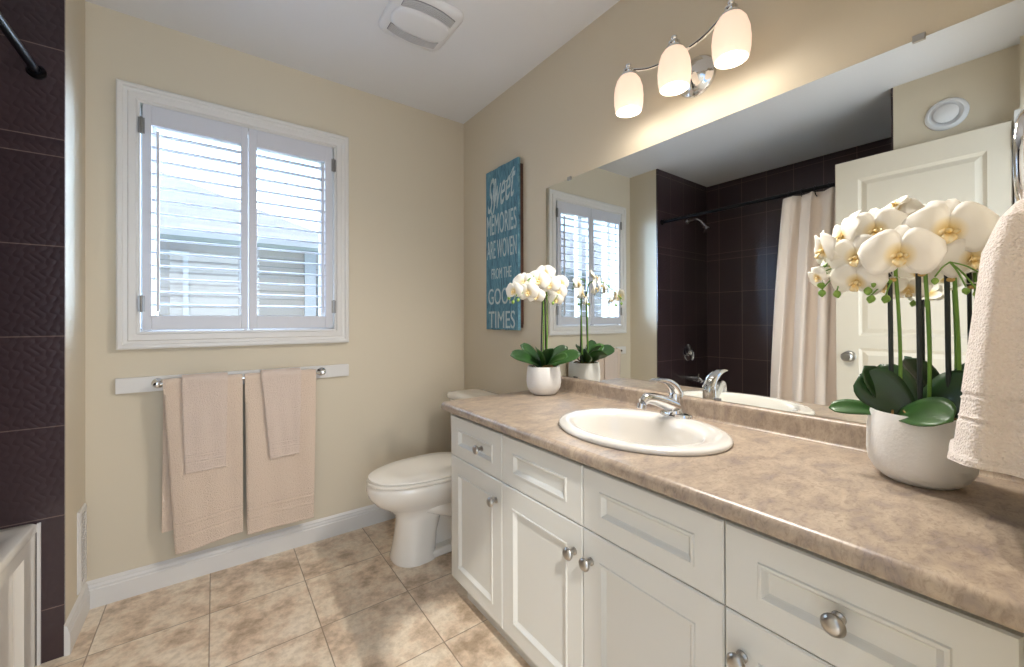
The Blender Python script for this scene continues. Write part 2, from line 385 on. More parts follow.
def rect_ring(y0, y1, z0, z1, x): return [(x, y0, z0), (x, y1, z0), (x, y1, z1), (x, y0, z1)]
def panelled(y0, y1, z0, z1, x, back, panels, out=-1, edge=.003):
    """a slab facing -x (out=-1) or +x, with raised-and-recessed rectangular panels; panels = [(y0,y1,z0,z1,[(inset,depth)...])]"""
    bm = bmesh.new()
    # front made of a grid of cells around the panels
    ys = sorted({y0+edge, y1-edge} | {v for p in panels for v in p[:2]}); zs = sorted({z0+edge, z1-edge} | {v for p in panels for v in p[2:4]})
    for i in range(len(ys)-1):
        for j in range(len(zs)-1):
            cy, cz = (ys[i]+ys[i+1])/2, (zs[j]+zs[j+1])/2
            if any(p[0] < cy < p[1] and p[2] < cz < p[3] for p in panels): continue
            bm.faces.new([bm.verts.new(v) for v in rect_ring(ys[i], ys[i+1], zs[j], zs[j+1], x)])
    for p in panels:
        rings = [rect_ring(p[0], p[1], p[2], p[3], x)] + [rect_ring(p[0]+a, p[1]-a, p[2]+a, p[3]-a, x - out*d) for a, d in p[4]]
        loft(bm, rings, False, True)
    loft(bm, [rect_ring(y0+edge, y1-edge, z0+edge, z1-edge, x), rect_ring(y0, y1, z0, z1, x-out*edge), rect_ring(y0, y1, z0, z1, back)], False, True)
    bmesh.ops.remove_doubles(bm, verts=bm.verts, dist=1e-5)
    return bm
BEAD = [(.0, -.0), (.002, -.0028), (.007, -.0028), (.010, .001), (.014, .007), (.016, .009)]     # raised bead then recess

# ------------------------------------------------------------------ room shell
H = 2.44; W = -1.7365; AD = -2.553; AY0 = -.2827; AY1 = -1.772; NY = -2.36
struct(obj('floor', B(((-3.0, -4.2, -.05), (.12, .16, 0))), 'floor'))
struct(obj('ceiling', B(((-3.0, -2.50, H), (.12, .16, H+.06))), 'ceil'))
WX0, WX1, WZ0, WZ1 = -1.572, -.803, 1.100, 2.080        # window opening
struct(obj('wall_back', B(((W-.1, 0, 0), (WX0, .15, H)), ((WX1, 0, 0), (.12, .15, H)), ((WX0, 0, 0), (WX1, .15, WZ0)), ((WX0, 0, WZ1), (WX1, .15, H))), 'wall'))
struct(obj('wall_right', B(((0, -2.5, 0), (.12, 0, H))), 'wall'))
struct(obj('wall_left', B(((-2.0, AY0+.012, 0), (W, 0, H))), 'wall'))
struct(obj('wall_left', B(((-2.7, NY-.12, 0), (W, AY1, H))), 'wall'))
struct(obj('wall_near', B(((-.93, NY-.12, 0), (0, NY, H)), ((-1.66, NY-.12, 2.10), (-.93, NY, H)), ((W, NY-.12, 0), (-1.66, -2.215, H))), 'wall'))
# tub alcove: end wall with the shower, long wall, foot wall
struct(obj('wall_alcove_end', B(((AD-.1, AY0, 0), (W, AY0+.012, H)), ((AD-.1, AY0+.012, 0), (-2.0, .0, H))), 'tile_x'))
struct(obj('wall_alcove_side', B(((AD-.1, AY1, 0), (AD, AY0, H))), 'tile_y'))
struct(obj('wall_alcove_foot', B(((AD, AY1-.002, 0), (W-.004, AY1+.010, H))), 'tile_x'))

def baseboard(name, axis, p, a, b, sgn):
    # profile: (offset from wall, z)
    prof = [(0, 0), (.015, 0), (.015, .072), (.012, .076), (.012, .084), (.009, .092), (.009, .098), (.004, .104), (0, .108)]
    bm = bmesh.new()
    ext(bm, [(p+sgn*q[0], q[1]) for q in prof], axis, a, b)
    struct(obj(name, bm, 'white'))
baseboard('baseboard_back', 0, 0, W, 0, -1)
baseboard('baseboard_left', 1, W, AY0-.004, -.0, 1)
baseboard('baseboard_left', 1, W, -2.215, AY1+.012, 1)
baseboard('baseboard_right', 1, 0, -.84, -.0, -1)

# ------------------------------------------------------------------ window with casing
def ring_frame(bm, x0, x1, z0, z1, prof):
    """mitred rectangular frame on the back wall; prof = [(inset from outer edge, y)]"""
    rings = []
    for a, y in prof: rings.append([(x0+a, y, z0+a), (x1-a, y, z0+a), (x1-a, y, z1-a), (x0+a, y, z1-a)])
    n = len(rings); vs = [[bm.verts.new(p) for p in r] for r in rings]
    for i in range(n):
        a, b = vs[i], vs[(i+1) % n]
        for k in range(4): bm.faces.new((a[k], a[(k+1) % 4], b[(k+1) % 4], b[k]))
win = structe('window_1', ((WX0+WX1)/2, 0, WZ0))
bm = bmesh.new()
ring_frame(bm, -1.6442, -.7307, 1.0338, 2.1465, [(0, 0), (0, -.030), (.006, -.034), (.018, -.034), (.022, -.029), (.034, -.027), (.038, -.033), (.060, -.033), (.066, -.026), (.0735, -.026), (.0735, .02), (.0735, .0)])
obj('window_casing', bm, 'white', win)
bm = bmesh.new()
ring_frame(bm, WX0, WX1, WZ0, WZ1, [(0, .02), (.0, .15), (.045, .15), (.045, .09), (.02, .085), (.02, .02)])
box(bm, (-1.210, .095, WZ0+.04), (-1.165, .14, WZ1-.04))
obj('window_frame', bm, 'white', win)
obj('window_pane', B(((WX0+.04, .115, WZ0+.04), (WX1-.04, .119, WZ1-.04))), 'glass', win)

def shutter(x0, x1, ox0, ox1, rodx, hinge_x, label):
    z0, z1, oz0, oz1 = 1.1135, 2.069, 1.176, 1.986
    t = thing('window_shutter', ((x0+x1)/2, -.022, z0), label, 'shutter', 'plantation shutters')
    bm = bmesh.new()
    ring_frame(bm, x0, x1, z0, z1, [(0, -.008), (0, -.030), (.002, -.032)] )
    bm.free(); bm = bmesh.new()
    yb, yf = -.006, -.034
    for lo, hi in (((x0, yf, z0), (ox0, yb, z1)), ((ox1, yf, z0), (x1, yb, z1)), ((ox0, yf, z0), (ox1, yb, oz0)), ((ox0, yf, oz1), (ox1, yb, z1))): box(bm, lo, hi)
    obj('shutter_frame', bm, 'shutter', t, bevel=.0015)
    for k in range(14):
        z = 1.950-.056*k; bm = bmesh.new(); hw = .027; th = .0042; tl = math.radians(4)
        pr = []
        for j in range(14):
            a = 2*PI*j/14; u = hw*math.cos(a); v = th*math.sin(a)
            pr.append((-.018+u*math.cos(tl)-v*math.sin(tl), z+u*math.sin(tl)+v*math.cos(tl)))
        ext(bm, pr, 0, ox0+.001, ox1-.001)
        obj('louver', bm, 'shutter', t, smooth=True)
    bm = bmesh.new(); box(bm, (rodx-.005, -.058, oz0+.015), (rodx+.005, -.048, oz1-.03))
    obj('tilt_rod', bm, 'shutter', t, bevel=.0015)
    for hz in (1.225, 1.975):
        bm = bmesh.new(); tube(bm, [(hinge_x, -.037, hz-.035), (hinge_x, -.037, hz+.035)], .0045, 10)
        box(bm, (hinge_x-.011, -.0365, hz-.033), (hinge_x+.011, -.034, hz+.033))
        obj('hinge', bm, 'steel', t, smooth=True)
    return t
shutter(-1.562, -1.191, -1.534, -1.218, -1.511, -1.566, 'left white louvered shutter leaf on the back wall window')
shutter(-1.187, -.813, -1.154, -.850, -.866, -.809, 'right white louvered shutter leaf on the back wall window')
tag(obj('shutter_latch', B(((-1.207, -.040, 1.1075), (-1.195, -.030, 1.1130)), ((-1.183, -.040, 1.1075), (-1.171, -.030, 1.1130))), 'steel'), 'tiny metal shutter catch under the meeting stiles of the shutters', 'latch')

# ------------------------------------------------------------------ neighbour's house, lawn
def neighbour():
    t = thing('neighbor_house', (-2, 4, -3), 'pale sided house with a grey shingle hip roof seen through the shutters', 'house')
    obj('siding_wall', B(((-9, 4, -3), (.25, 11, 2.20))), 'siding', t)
    bm = bmesh.new()
    A = [(.44, 3.7, 2.18), (-9, 3.7, 2.18), (-9, 7.6, 4.13), (-2.73, 7.6, 4.13)]
    for f in ((A), ([(.44, 3.7, 2.18), (-2.73, 7.6, 4.13), (.44, 11.5, 2.18)]), ([(-9, 11.5, 2.18), (.44, 11.5, 2.18), (-2.73, 7.6, 4.13), (-9, 7.6, 4.13)]), ([(-9, 3.7, 2.18), (.44, 3.7, 2.18), (.44, 11.5, 2.18), (-9, 11.5, 2.18)])):
        bm.faces.new([bm.verts.new(p) for p in f])
    bmesh.ops.remove_doubles(bm, verts=bm.verts, dist=1e-4)
    obj('roof', bm, 'shingle', t)
    obj('fascia', B(((-9, 3.66, 2.135), (.46, 3.71, 2.205)), ((-9, 3.7, 2.135), (.44, 4.0, 2.145)), ((.42, 3.7, 2.135), (.47, 11.5, 2.205))), 'ext', t)
    bm = bmesh.new(); box(bm, (-.30, 3.93, -3), (-.16, 4.0, 2.1)); obj('corner_trim', bm, 'ext', t)
    for x0, x1, z0, z1 in ((-.08, .20, .75, 1.72), (-2.35, -1.62, .8, 1.95)):
        w = obj('window', B(((x0-.05, 3.95, z0-.05), (x1+.05, 4.0, z0)), ((x0-.05, 3.95, z1), (x1+.05, 4.0, z1+.05)), ((x0-.05, 3.95, z0), (x0, 4.0, z1)), ((x1, 3.95, z0), (x1+.05, 4.0, z1)), (((x0+x1)/2-.012, 3.965, z0), ((x0+x1)/2+.012, 4, z1)), ((x0, 3.965, (z0+z1)/2-.012), (x1, 4, (z0+z1)/2+.012))), 'ext', t)
        obj('pane', B(((x0, 3.985, z0), (x1, 3.995, z1))), 'extg' if x0 > -1 else 'siding', w)
neighbour()
struct(obj('ground', B(((-20, .6, -3.1), (14, 25, -3.0))), 'grass'))

# ------------------------------------------------------------------ vanity cabinets
VX = -.55; VT = .772; VB = .121; VM = .612
def knob(parent, y, z, x=VX):
    bm = bmesh.new()
    lathe(bm, (x, y, z), (-1, 0, 0), [(0, .010), (.003, .010), (.006, .006), (.016, .0055), (.020, .009), (.022, .0155), (.026, .0165), (.030, .0145), (.0335, .009), (.0345, .0)], 24)
    obj('knob', bm, 'nickel', parent, smooth=True)
def door_front(t, y0, y1, z0, z1, ky, kz, name='cabinet_door', m=.057, rz=.066):
    # y0 < y1 ; a frame 55-65 mm wide around a beaded recess
    bm = panelled(y0+.0012, y1-.0012, z0+.0012, z1-.0012, VX, VX+.018, [(y0+m, y1-m, z0+rz*.8, z1-rz, BEAD)])
    o = obj(name, bm, 'cab', t, bevel=0)
    if ky is not None: knob(o, ky, kz)
def drawer_front(t, y0, y1, ky=None, name='drawer', m=.058):
    bm = panelled(y0+.0012, y1-.0012, VM+.0012, VT-.001, VX, VX+.018, [(y0+m, y1-m, VM+.044, VT-.049, BEAD)])
    o = obj(name, bm, 'cab', t)
    if ky is not None: knob(o, ky, .692)
def carcass(t, y0, y1, endl=False):
    bm = B(((VX+.020, y0, .10), (VX+.034, y1, .788)), ((VX+.034, y0, .10), (-.002, y0+.016, .788)), ((VX+.034, y1-.016, .10), (-.002, y1, .788)), ((VX+.034, y0+.016, .10), (-.002, y1-.016, .116)), ((-.012, y0+.016, .116), (-.002, y1-.016, .788)), ((VX+.075, y0, 0), (VX+.090, y1, .10)), ((VX+.090, y1-.016, 0), (-.002, y1, .10)))
    obj('carcass', bm, 'cab', t)
Y = [-.857, -1.217, -1.582, -1.945, -2.335]
t = thing('vanity_cabinet', (-.28, -1.04, 0), 'end vanity cabinet nearest the toilet, one drawer over one door', 'cabinet', 'vanity cabinets')
carcass(t, Y[1], Y[0]); drawer_front(t, Y[1], Y[0], -1.090, m=.056); door_front(t, Y[1], Y[0], VB, VM, -1.182, .540)
t = thing('vanity_cabinet', (-.28, -1.58, 0), 'middle vanity cabinet below the sink with a pair of doors', 'cabinet', 'vanity cabinets')
carcass(t, Y[3], Y[1]); drawer_front(t, Y[2], Y[1], name='false_drawer_front'); drawer_front(t, Y[3], Y[2], name='false_drawer_front')
door_front(t, Y[2], Y[1], VB, VM, -1.552, .537); door_front(t, Y[3], Y[2], VB, VM, -1.611, .537)
t = thing('vanity_cabinet', (-.28, -2.14, 0), 'vanity cabinet nearest the camera, a wide drawer with a knob at its centre', 'cabinet', 'vanity cabinets')
carcass(t, Y[4], Y[3]); drawer_front(t, Y[4]+.04, Y[3], -2.118); door_front(t, Y[4]+.04, Y[3], VB, VM, -1.977, .540)

# ------------------------------------------------------------------ countertop with backsplash
CT = .822; CB = .790; CX = -.583; CY0 = -.838; CY1 = NY
SC = (-.300, -1.570); SA, SB = .257, .212       # sink centre, half sizes (along y, along x)
def countertop():
    t = thing('countertop', (-.29, -1.6, CB), 'brown mottled laminate vanity countertop with rounded front edge', 'countertop')
    bm = bmesh.new()
    x0, x1 = CX+.016, -.019
    n = 64; ya, yb = SC[1]-.33, SC[1]+.33
    def hole(z, s=.93): return [(SC[0]+SB*s*math.cos(2*PI*k/n), SC[1]+SA*s*math.sin(2*PI*k/n), z) for k in range(n)]
    def rim(z):
        out = []
        for k in range(n):
            a = 2*PI*k/n; c, s = math.cos(a), math.sin(a)
            hx = (x1-SC[0]) if c > 0 else (SC[0]-x0); hy = .33
            f = min(hx/abs(c) if abs(c) > 1e-6 else 9, hy/abs(s) if abs(s) > 1e-6 else 9)
            out.append((SC[0]+c*f, SC[1]+s*f, z))
        # snap nearest to corners
        for cx, cy in ((x0, ya), (x0, yb), (x1, ya), (x1, yb)):
            k = min(range(n), key=lambda i: (out[i][0]-cx)**2+(out[i][1]-cy)**2); out[k] = (cx, cy, z)
        return out
    loft(bm, [rim(CT), hole(CT), hole(CB)], False, False)
    for a, b in ((CY1, ya), (yb, CY0)):
        bm.faces.new([bm.verts.new(p) for p in ((x0, a, CT), (x1, a, CT), (x1, b, CT), (x0, b, CT))])
    # front roll, extruded along y
    prof = [(x0, CT)] + [(CX+.016-.016*math.sin(a), CT-.016+.016*math.cos(a)) for a in (PI/8, PI/4, 3*PI/8, PI/2)] + [(CX, CB+.008), (CX+.003, CB+.002), (CX+.010, CB), (x0+.02, CB)]
    loft(bm, [[(p[0], yy, p[1]) for p in prof] for yy in (CY1, CY0)], False, False, closed=False)
    # end faces and underside
    bm.faces.new([bm.verts.new((p[0], CY0, p[1])) for p in prof+[(x1+.015, CB), (x1+.015, CT)]])
    bm.faces.new([bm.verts.new(p) for p in ((x0, CY1, CB), (VX+.02, CY1, CB), (VX+.02, CY0, CB), (x0, CY0, CB))])
    bmesh.ops.remove_doubles(bm, verts=bm.verts, dist=1e-4)
    obj('counter_slab', bm, 'lam', t, smooth=True, ang=50)
    bm = bmesh.new()
    z1 = .887
    prof = [(-.0005, CT-.02), (-.0005, z1), (-.012, z1), (-.018, z1-.002), (-.0215, z1-.007), (-.023, z1-.014), (-.023, CT+.010), (-.026, CT+.003), (-.033, CT+.0005), (-.033, CT-.004)]
    ext(bm, prof, 1, CY1, CY0)
    obj('backsplash', bm, 'lam', t, smooth=True, ang=50)
countertop()

# ------------------------------------------------------------------ sink
def sink():
    t = thing('sink_basin', (SC[0], SC[1], CT), 'oval white drop in sink set in the countertop', 'sink')
    n = 72; bm = bmesh.new()
    def ring(a, b, z, dx=0): return [(SC[0]+dx+b*math.cos(2*PI*k/n), SC[1]+a*math.sin(2*PI*k/n), z) for k in range(n)]
    R = [ring(SA*.9, SB*.9, CT-.006), ring(SA, SB, CT+.0005), ring(SA+.002, SB+.002, CT+.006), ring(SA-.002, SB-.002, CT+.012), ring(SA-.012, SB-.012, CT+.0155), ring(SA-.028, SB-.026, CT+.0155, -.002),
         ring(.205, .155, CT+.0145, -.020), ring(.198, .148, CT+.009, -.022), ring(.192, .142, CT-.004, -.022), ring(.182, .134, CT-.04, -.020), ring(.160, .118, CT-.085, -.014), ring(.120, .090, CT-.120, -.006), ring(.07, .055, CT-.137, 0), ring(.024, .024, CT-.143, 0),
         ring(.024, .024, CT-.17, 0)]
    loft(bm, R, False, True)
    obj('bowl', bm, 'sink', t, smooth=True, ang=60)
    bm = bmesh.new(); lathe(bm, (SC[0], SC[1], CT-.1425), (0, 0, 1), [(-.01, .02), (0, .024), (.002, .023), (.003, .016), (.006, .015), (.007, .0)], 24)
    obj('drain', bm, 'drain', t, smooth=True)
    bm = bmesh.new(); lathe(bm, (SC[0]-.151, SC[1], CT-.035), (1, 0, .25), [(0, .009), (.003, .009), (.004, .006)], 16)
    obj('overflow_ring', bm, 'drain', t, smooth=True)
sink()

def faucet():
    z0 = CT+.0155; bx, by = -.112, -1.578
    t = thing('faucet', (bx, by, z0), 'single lever chrome faucet at the back of the oval sink', 'faucet')
    bm = bmesh.new()
    loft(bm, [[(bx+.030*s*math.cos(a), by+.055*s*math.sin(a), z0+h) for a in [2*PI*k/32 for k in range(32)]] for s, h in ((1, 0), (1, .006), (.93, .011), (.6, .014))])
    obj('base_plate', bm, 'chrome', t, smooth=True)
    bm = bmesh.new()
    lathe(bm, (bx, by, z0+.008), (0, 0, 1), [(0, .030), (.012, .026), (.035, .0225), (.055, .023), (.066, .022), (.074, .016), (.078, .004)], 28)
    obj('body', bm, 'chrome', t, smooth=True)
    bm = bmesh.new()
    p = curve_pts([(bx-.002, by, z0+.030), (bx-.045, by+.006, z0+.047), (bx-.090, by+.014, z0+.062), (bx-.124, by+.020, z0+.068), (bx-.143, by+.024, z0+.058)], 18)
    tube(bm, p, [.024-.010*(i/18) for i in range(19)], 18)
    s = obj('spout', bm, 'chrome', t, smooth=True)
    bm = bmesh.new(); lathe(bm, (bx-.1435, by+.0251, z0+.053), (-.25, .04, -1), [(0, .0145), (.014, .0145), (.016, .0115), (.013, .009)], 20)
    obj('aerator', bm, 'chrome', s, smooth=True)
    bm = bmesh.new()
    q = curve_pts([(bx+.006, by, z0+.070), (bx-.018, by, z0+.099), (bx-.055, by+.001, z0+.118), (bx-.092, by+.003, z0+.124), (bx-.116, by+.005, z0+.123)], 18)
    rings = []
    for i, c in enumerate(q):
        d = (q[min(i+1, 18)]-q[max(i-1, 0)]).normalized(); w = .022-.007*(i/18); h = .016*(1-i/18)+.004
        v = Vector((0, 1, 0)); u = v.cross(d).normalized()
        rings.append([c + v*w*math.cos(a)+u*h*math.sin(a) for a in [2*PI*k/16 for k in range(16)]])
    loft(bm, rings)
    obj('lever_handle', bm, 'chrome', t, smooth=True, ang=60)
    bm = bmesh.new(); tube(bm, [(bx+.024, by, z0), (bx+.024, by, z0+.060)], .0022, 8); lathe(bm, (bx+.024, by, z0+.058), (0, 0, 1), [(0, .002), (.003, .0055), (.008, .006), (.012, .0)], 12)
    obj('lift_rod', bm, 'chrome', t, smooth=True)
faucet()

# ------------------------------------------------------------------ wall mirror
t = thing('wall_mirror', (-.003, -1.58, .888), 'large frameless mirror above the vanity backsplash', 'mirror')
MY0, MY1, MZ0, MZ1 = -2.345, -.8235, .8885, 1.7984
bm = B(((-.006, MY0, MZ0), (-.0006, MY1, MZ1)))
g = obj('mirror_glass', bm, 'mirror', t)
for y, z, top in ((-.985, MZ1, 1), (-1.66, MZ0, 0), (-2.13, MZ1, 1), (-1.02, MZ0, 0)):
    zz = (z-.006, z+.010) if top else (z+.0, z+.007)
    obj('mirror_clip', B(((-.010, y-.011, zz[0]), (-.0002, y+.011, zz[1]))), 'steel' if not top else 'nickel', t, bevel=.001)

# ------------------------------------------------------------------ vanity light
def vanity_light():
    cy = -1.592; t = thing('vanity_light', (0, cy, 1.985), 'three light chrome sconce bar above the mirror', 'wall light')
    bm = bmesh.new(); lathe(bm, (0, cy, 1.974), (-1, 0, 0), [(0, .068), (.006, .066), (.010, .062), (.013, .052), (.017, .050), (.020, .040), (.024, .036), (.030, .022), (.036, .012)], 40)
    obj('backplate', bm, 'chrome', t, smooth=True, ang=60)
    X = -.135; ZT = 2.021
    bm = bmesh.new()
    tube(bm, curve_pts([(-.028, cy, 1.975), (-.06, cy, 1.978), (-.095, cy, 1.992), (X+.01, cy, 2.006)], 12), .006, 12)
    for q in (1, -1):
        tube(bm, curve_pts([(X+.012, cy, 2.003), (X+.010, cy+q*.045, 1.999), (X+.006, cy+q*.10, 2.006), (X, cy+q*.15, 2.024), (X, cy+q*.177, 2.036)], 20), .0055, 10)
    obj('arm', bm, 'chrome', t, smooth=True)
    for dy in (.177, 0, -.177):
        y = cy+dy
        bm = bmesh.new()
        prof = [(0, .024), (-.005, .031), (-.018, .040), (-.042, .0475), (-.072, .0505), (-.100, .0495), (-.126, .0450), (-.1265, .0425), (-.100, .0470), (-.072, .0485), (-.042, .0455), (-.018, .038), (-.005, .029), (-.002, .022)]
        lathe(bm, (X, y, ZT-.006), (0, 0, 1), prof, 36, False, False)
        sh = obj('lamp_shade', bm, 'shade', t, smooth=True, ang=60)
        bm = bmesh.new(); lathe(bm, (X, y, ZT-.02), (0, 0, 1), [(-.092, .001), (-.090, .012), (-.080, .024), (-.062, .029), (-.045, .024), (-.028, .014), (0, .013)], 24)
        obj('bulb', bm, 'bulb', sh, smooth=True)
        bm = bmesh.new(); lathe(bm, (X, y, ZT-.012), (0, 0, 1), [(0, .026), (.004, .027), (.012, .025), (.018, .016), (.022, .018), (.028, .018), (.031, .010), (.036, .007), (.040, .010), (.046, .010), (.050, .005), (.053, .0)], 24)
        obj('shade_holder', bm, 'chrome', t, smooth=True)
        l = lamp('vanity_bulb_light', 'SPOT', (X, y, ZT-.131), LAMP_W, (1, .955, .90), shadow_soft_size=.02, spot_size=math.radians(174), spot_blend=1.0, rot=(0, math.radians(32), 0))
        lamp('vanity_bulb_glow', 'POINT', (X, y, ZT-.131), 1.0, (1, .94, .86), shadow_soft_size=.02)
vanity_light()

# ------------------------------------------------------------------ ceiling exhaust fan
def rrect(x0, x1, y0, y1, r, z, n=6):
    out = []
    for cx, cy, a0 in ((x1-r, y1-r, 0), (x0+r, y1-r, PI/2), (x0+r, y0+r, PI), (x1-r, y0+r, 1.5*PI)):
        for k in range(n+1): a = a0+k/n*PI/2; out.append((cx+r*math.cos(a), cy+r*math.sin(a), z))
    return out
def fan():
    x0, x1, y0, y1 = -.750, -.462, -.848, -.550; cx, cy = (x0+x1)/2, (y0+y1)/2
    t = thing('exhaust_fan', (cx, cy, H), 'square white exhaust fan cover on the ceiling with two curved grilles', 'fan')
    bm = bmesh.new()
    loft(bm, [rrect(x0, x1, y0, y1, .045, H), rrect(x0, x1, y0, y1, .045, H-.010), rrect(x0+.008, x1-.008, y0+.008, y1-.008, .04, H-.018), rrect(x0+.03, x1-.03, y0+.03, y1-.03, .03, H-.022)])
    obj('cover', bm, 'fan', t, smooth=True, ang=50)
    for s in (1, -1):
        # crescent shaped slotted grille
        n = 22; bm = bmesh.new(); rows = 5
        xa, xb = cx-.108, cx+.108
        def yo(u, v):   # u -1..1 along x ; v 0..1 inner to outer
            inner = .060+.022*(1-u*u)*.9; outer = inner+.046
            return cy+s*(inner+(outer-inner)*v)
        for r in range(rows):
            va, vb = r/rows, (r+.62)/rows
            ring = [(cx+.108*(2*k/n-1), yo(2*k/n-1, va), H-.0275) for k in range(n+1)] + [(cx+.108*(2*k/n-1), yo(2*k/n-1, vb), H-.0275) for k in range(n, -1, -1)]
            loft(bm, [ring, [(p[0], p[1], H-.0235) for p in ring]])
        g = obj('grille', bm, 'grille', t)
        bm = bmesh.new(); ring = [(cx+.110*(2*k/n-1), yo(2*k/n-1, -.03), H-.0232) for k in range(n+1)] + [(cx+.110*(2*k/n-1), yo(2*k/n-1, 1.0), H-.0232) for k in range(n, -1, -1)]
        loft(bm, [ring, [(p[0], p[1], H-.0215) for p in ring]])
        obj('grille_recess', bm, mat('grille_shadow', (140, 140, 144), .8), g)
    bm = bmesh.new(); rings = []
    for sc, h in ((1, .020), (1, .026), (.94, .031), (.7, .033)):
        rings.append([(cx+.125*sc*math.copysign(abs(math.cos(a))**.55, math.cos(a)), cy+.074*sc*math.copysign(abs(math.sin(a))**.9, math.sin(a)), H-h) for a in [2*PI*k/48 for k in range(48)]])
    loft(bm, rings); obj('centre_panel', bm, 'fan', t, smooth=True, ang=60)
fan()

# ------------------------------------------------------------------ wall sign
def text_mesh(s, size, depth, shear=0, sx=1.0):
    cu = bpy.data.curves.new('txt', 'FONT'); cu.body = s; cu.size = size; cu.extrude = depth; cu.align_x = 'CENTER'; cu.shear = shear; cu.resolution_u = 4
    o = bpy.data.objects.new('txt', cu); COL.objects.link(o)
    me = bpy.data.meshes.new_from_object(o.evaluated_get(bpy.context.evaluated_depsgraph_get()))
    bpy.data.objects.remove(o); bpy.data.curves.remove(cu); return me
def sign():
    y0, y1, z0, z1 = -.636, -.326, 1.099, 2.009; cy = (y0+y1)/2
    t = thing('wall_sign', (-.02, cy, z0), 'blue weathered plank sign with white lettering hung beside the mirror', 'sign')
    n = 5; w = (y1-y0)/n
    for k in range(n):
        dz = random.uniform(-.002, .002)
        bm = B(((-.037, y0+k*w+.0006, z0+dz), (-.021, y0+(k+1)*w-.0006, z1+dz)))
        obj('plank', bm, 'sign', t, bevel=.0012)
    for z in (1.14, 1.53, 1.93): obj('batten', B(((-.021, y0+.004, z-.03), (-.0015, y1-.01, z+.03))), 'wood', t)
    obj('side_rail', B(((-.021, y0+.001, z0+.03), (-.0015, y0+.022, z1-.03))), 'wood', t)
    rows = [('Sweet', .19, 1.790, .45, .265), ('MEMORIES', .116, 1.636, 0, .284), ('ARE WOVEN', .104, 1.500, 0, .284), ('FROM THE', .060, 1.384, 0, .19), ('GOOD', .090, 1.240, 0, .26), ('TIMES', .095, 1.107, 0, .25)]
    for s, hgt, z, sh, width in rows:
        me = text_mesh(s, 1, .0, sh); xs = [v.co.x for v in me.vertices]; ys = [v.co.y for v in me.vertices]
        a, b = min(xs), max(xs); c, d = min(ys), max(ys)
        bm = bmesh.new(); bm.from_mesh(me); bpy.data.meshes.remove(me)
        for v in bm.verts:
            # text reads from the wall's far end (y high) to the near end (y low) seen from -x
            u = (v.co.x-(a+b)/2)/(b-a)*width; h = (v.co.y-c)/(d-c)*hgt
            tilt = u*(.22 if s == 'Sweet' else 0)
            v.co = Vector((-.0385, cy-u, z+h+tilt))
        r = bmesh.ops.extrude_face_region(bm, geom=bm.faces[:]); 
        bmesh.ops.translate(bm, verts=[e for e in r['geom'] if isinstance(e, bmesh.types.BMVert)], vec=(.0012, 0, 0))
        obj('lettering', bm, 'letter', t)
    # flourish stroke over the first word
    bm = bmesh.new(); tube(bm, curve_pts([(-.0378, cy+.06, 1.80), (-.0378, cy+.075, 1.86), (-.0378, cy+.055, 1.95), (-.0378, cy+.05, 1.90), (-.0378, cy+.07, 1.78), (-.0378, cy+.09, 1.755), (-.0378, cy+.10, 1.79)], 30), .0035, 6)
    tube(bm, curve_pts([(-.0378, cy-.02, 1.905), (-.0378, cy-.07, 1.915), (-.0378, cy-.11, 1.955), (-.0378, cy-.125, 1.965)], 16), .003, 6)
    obj('lettering', bm, 'letter', t, smooth=True)
sign()

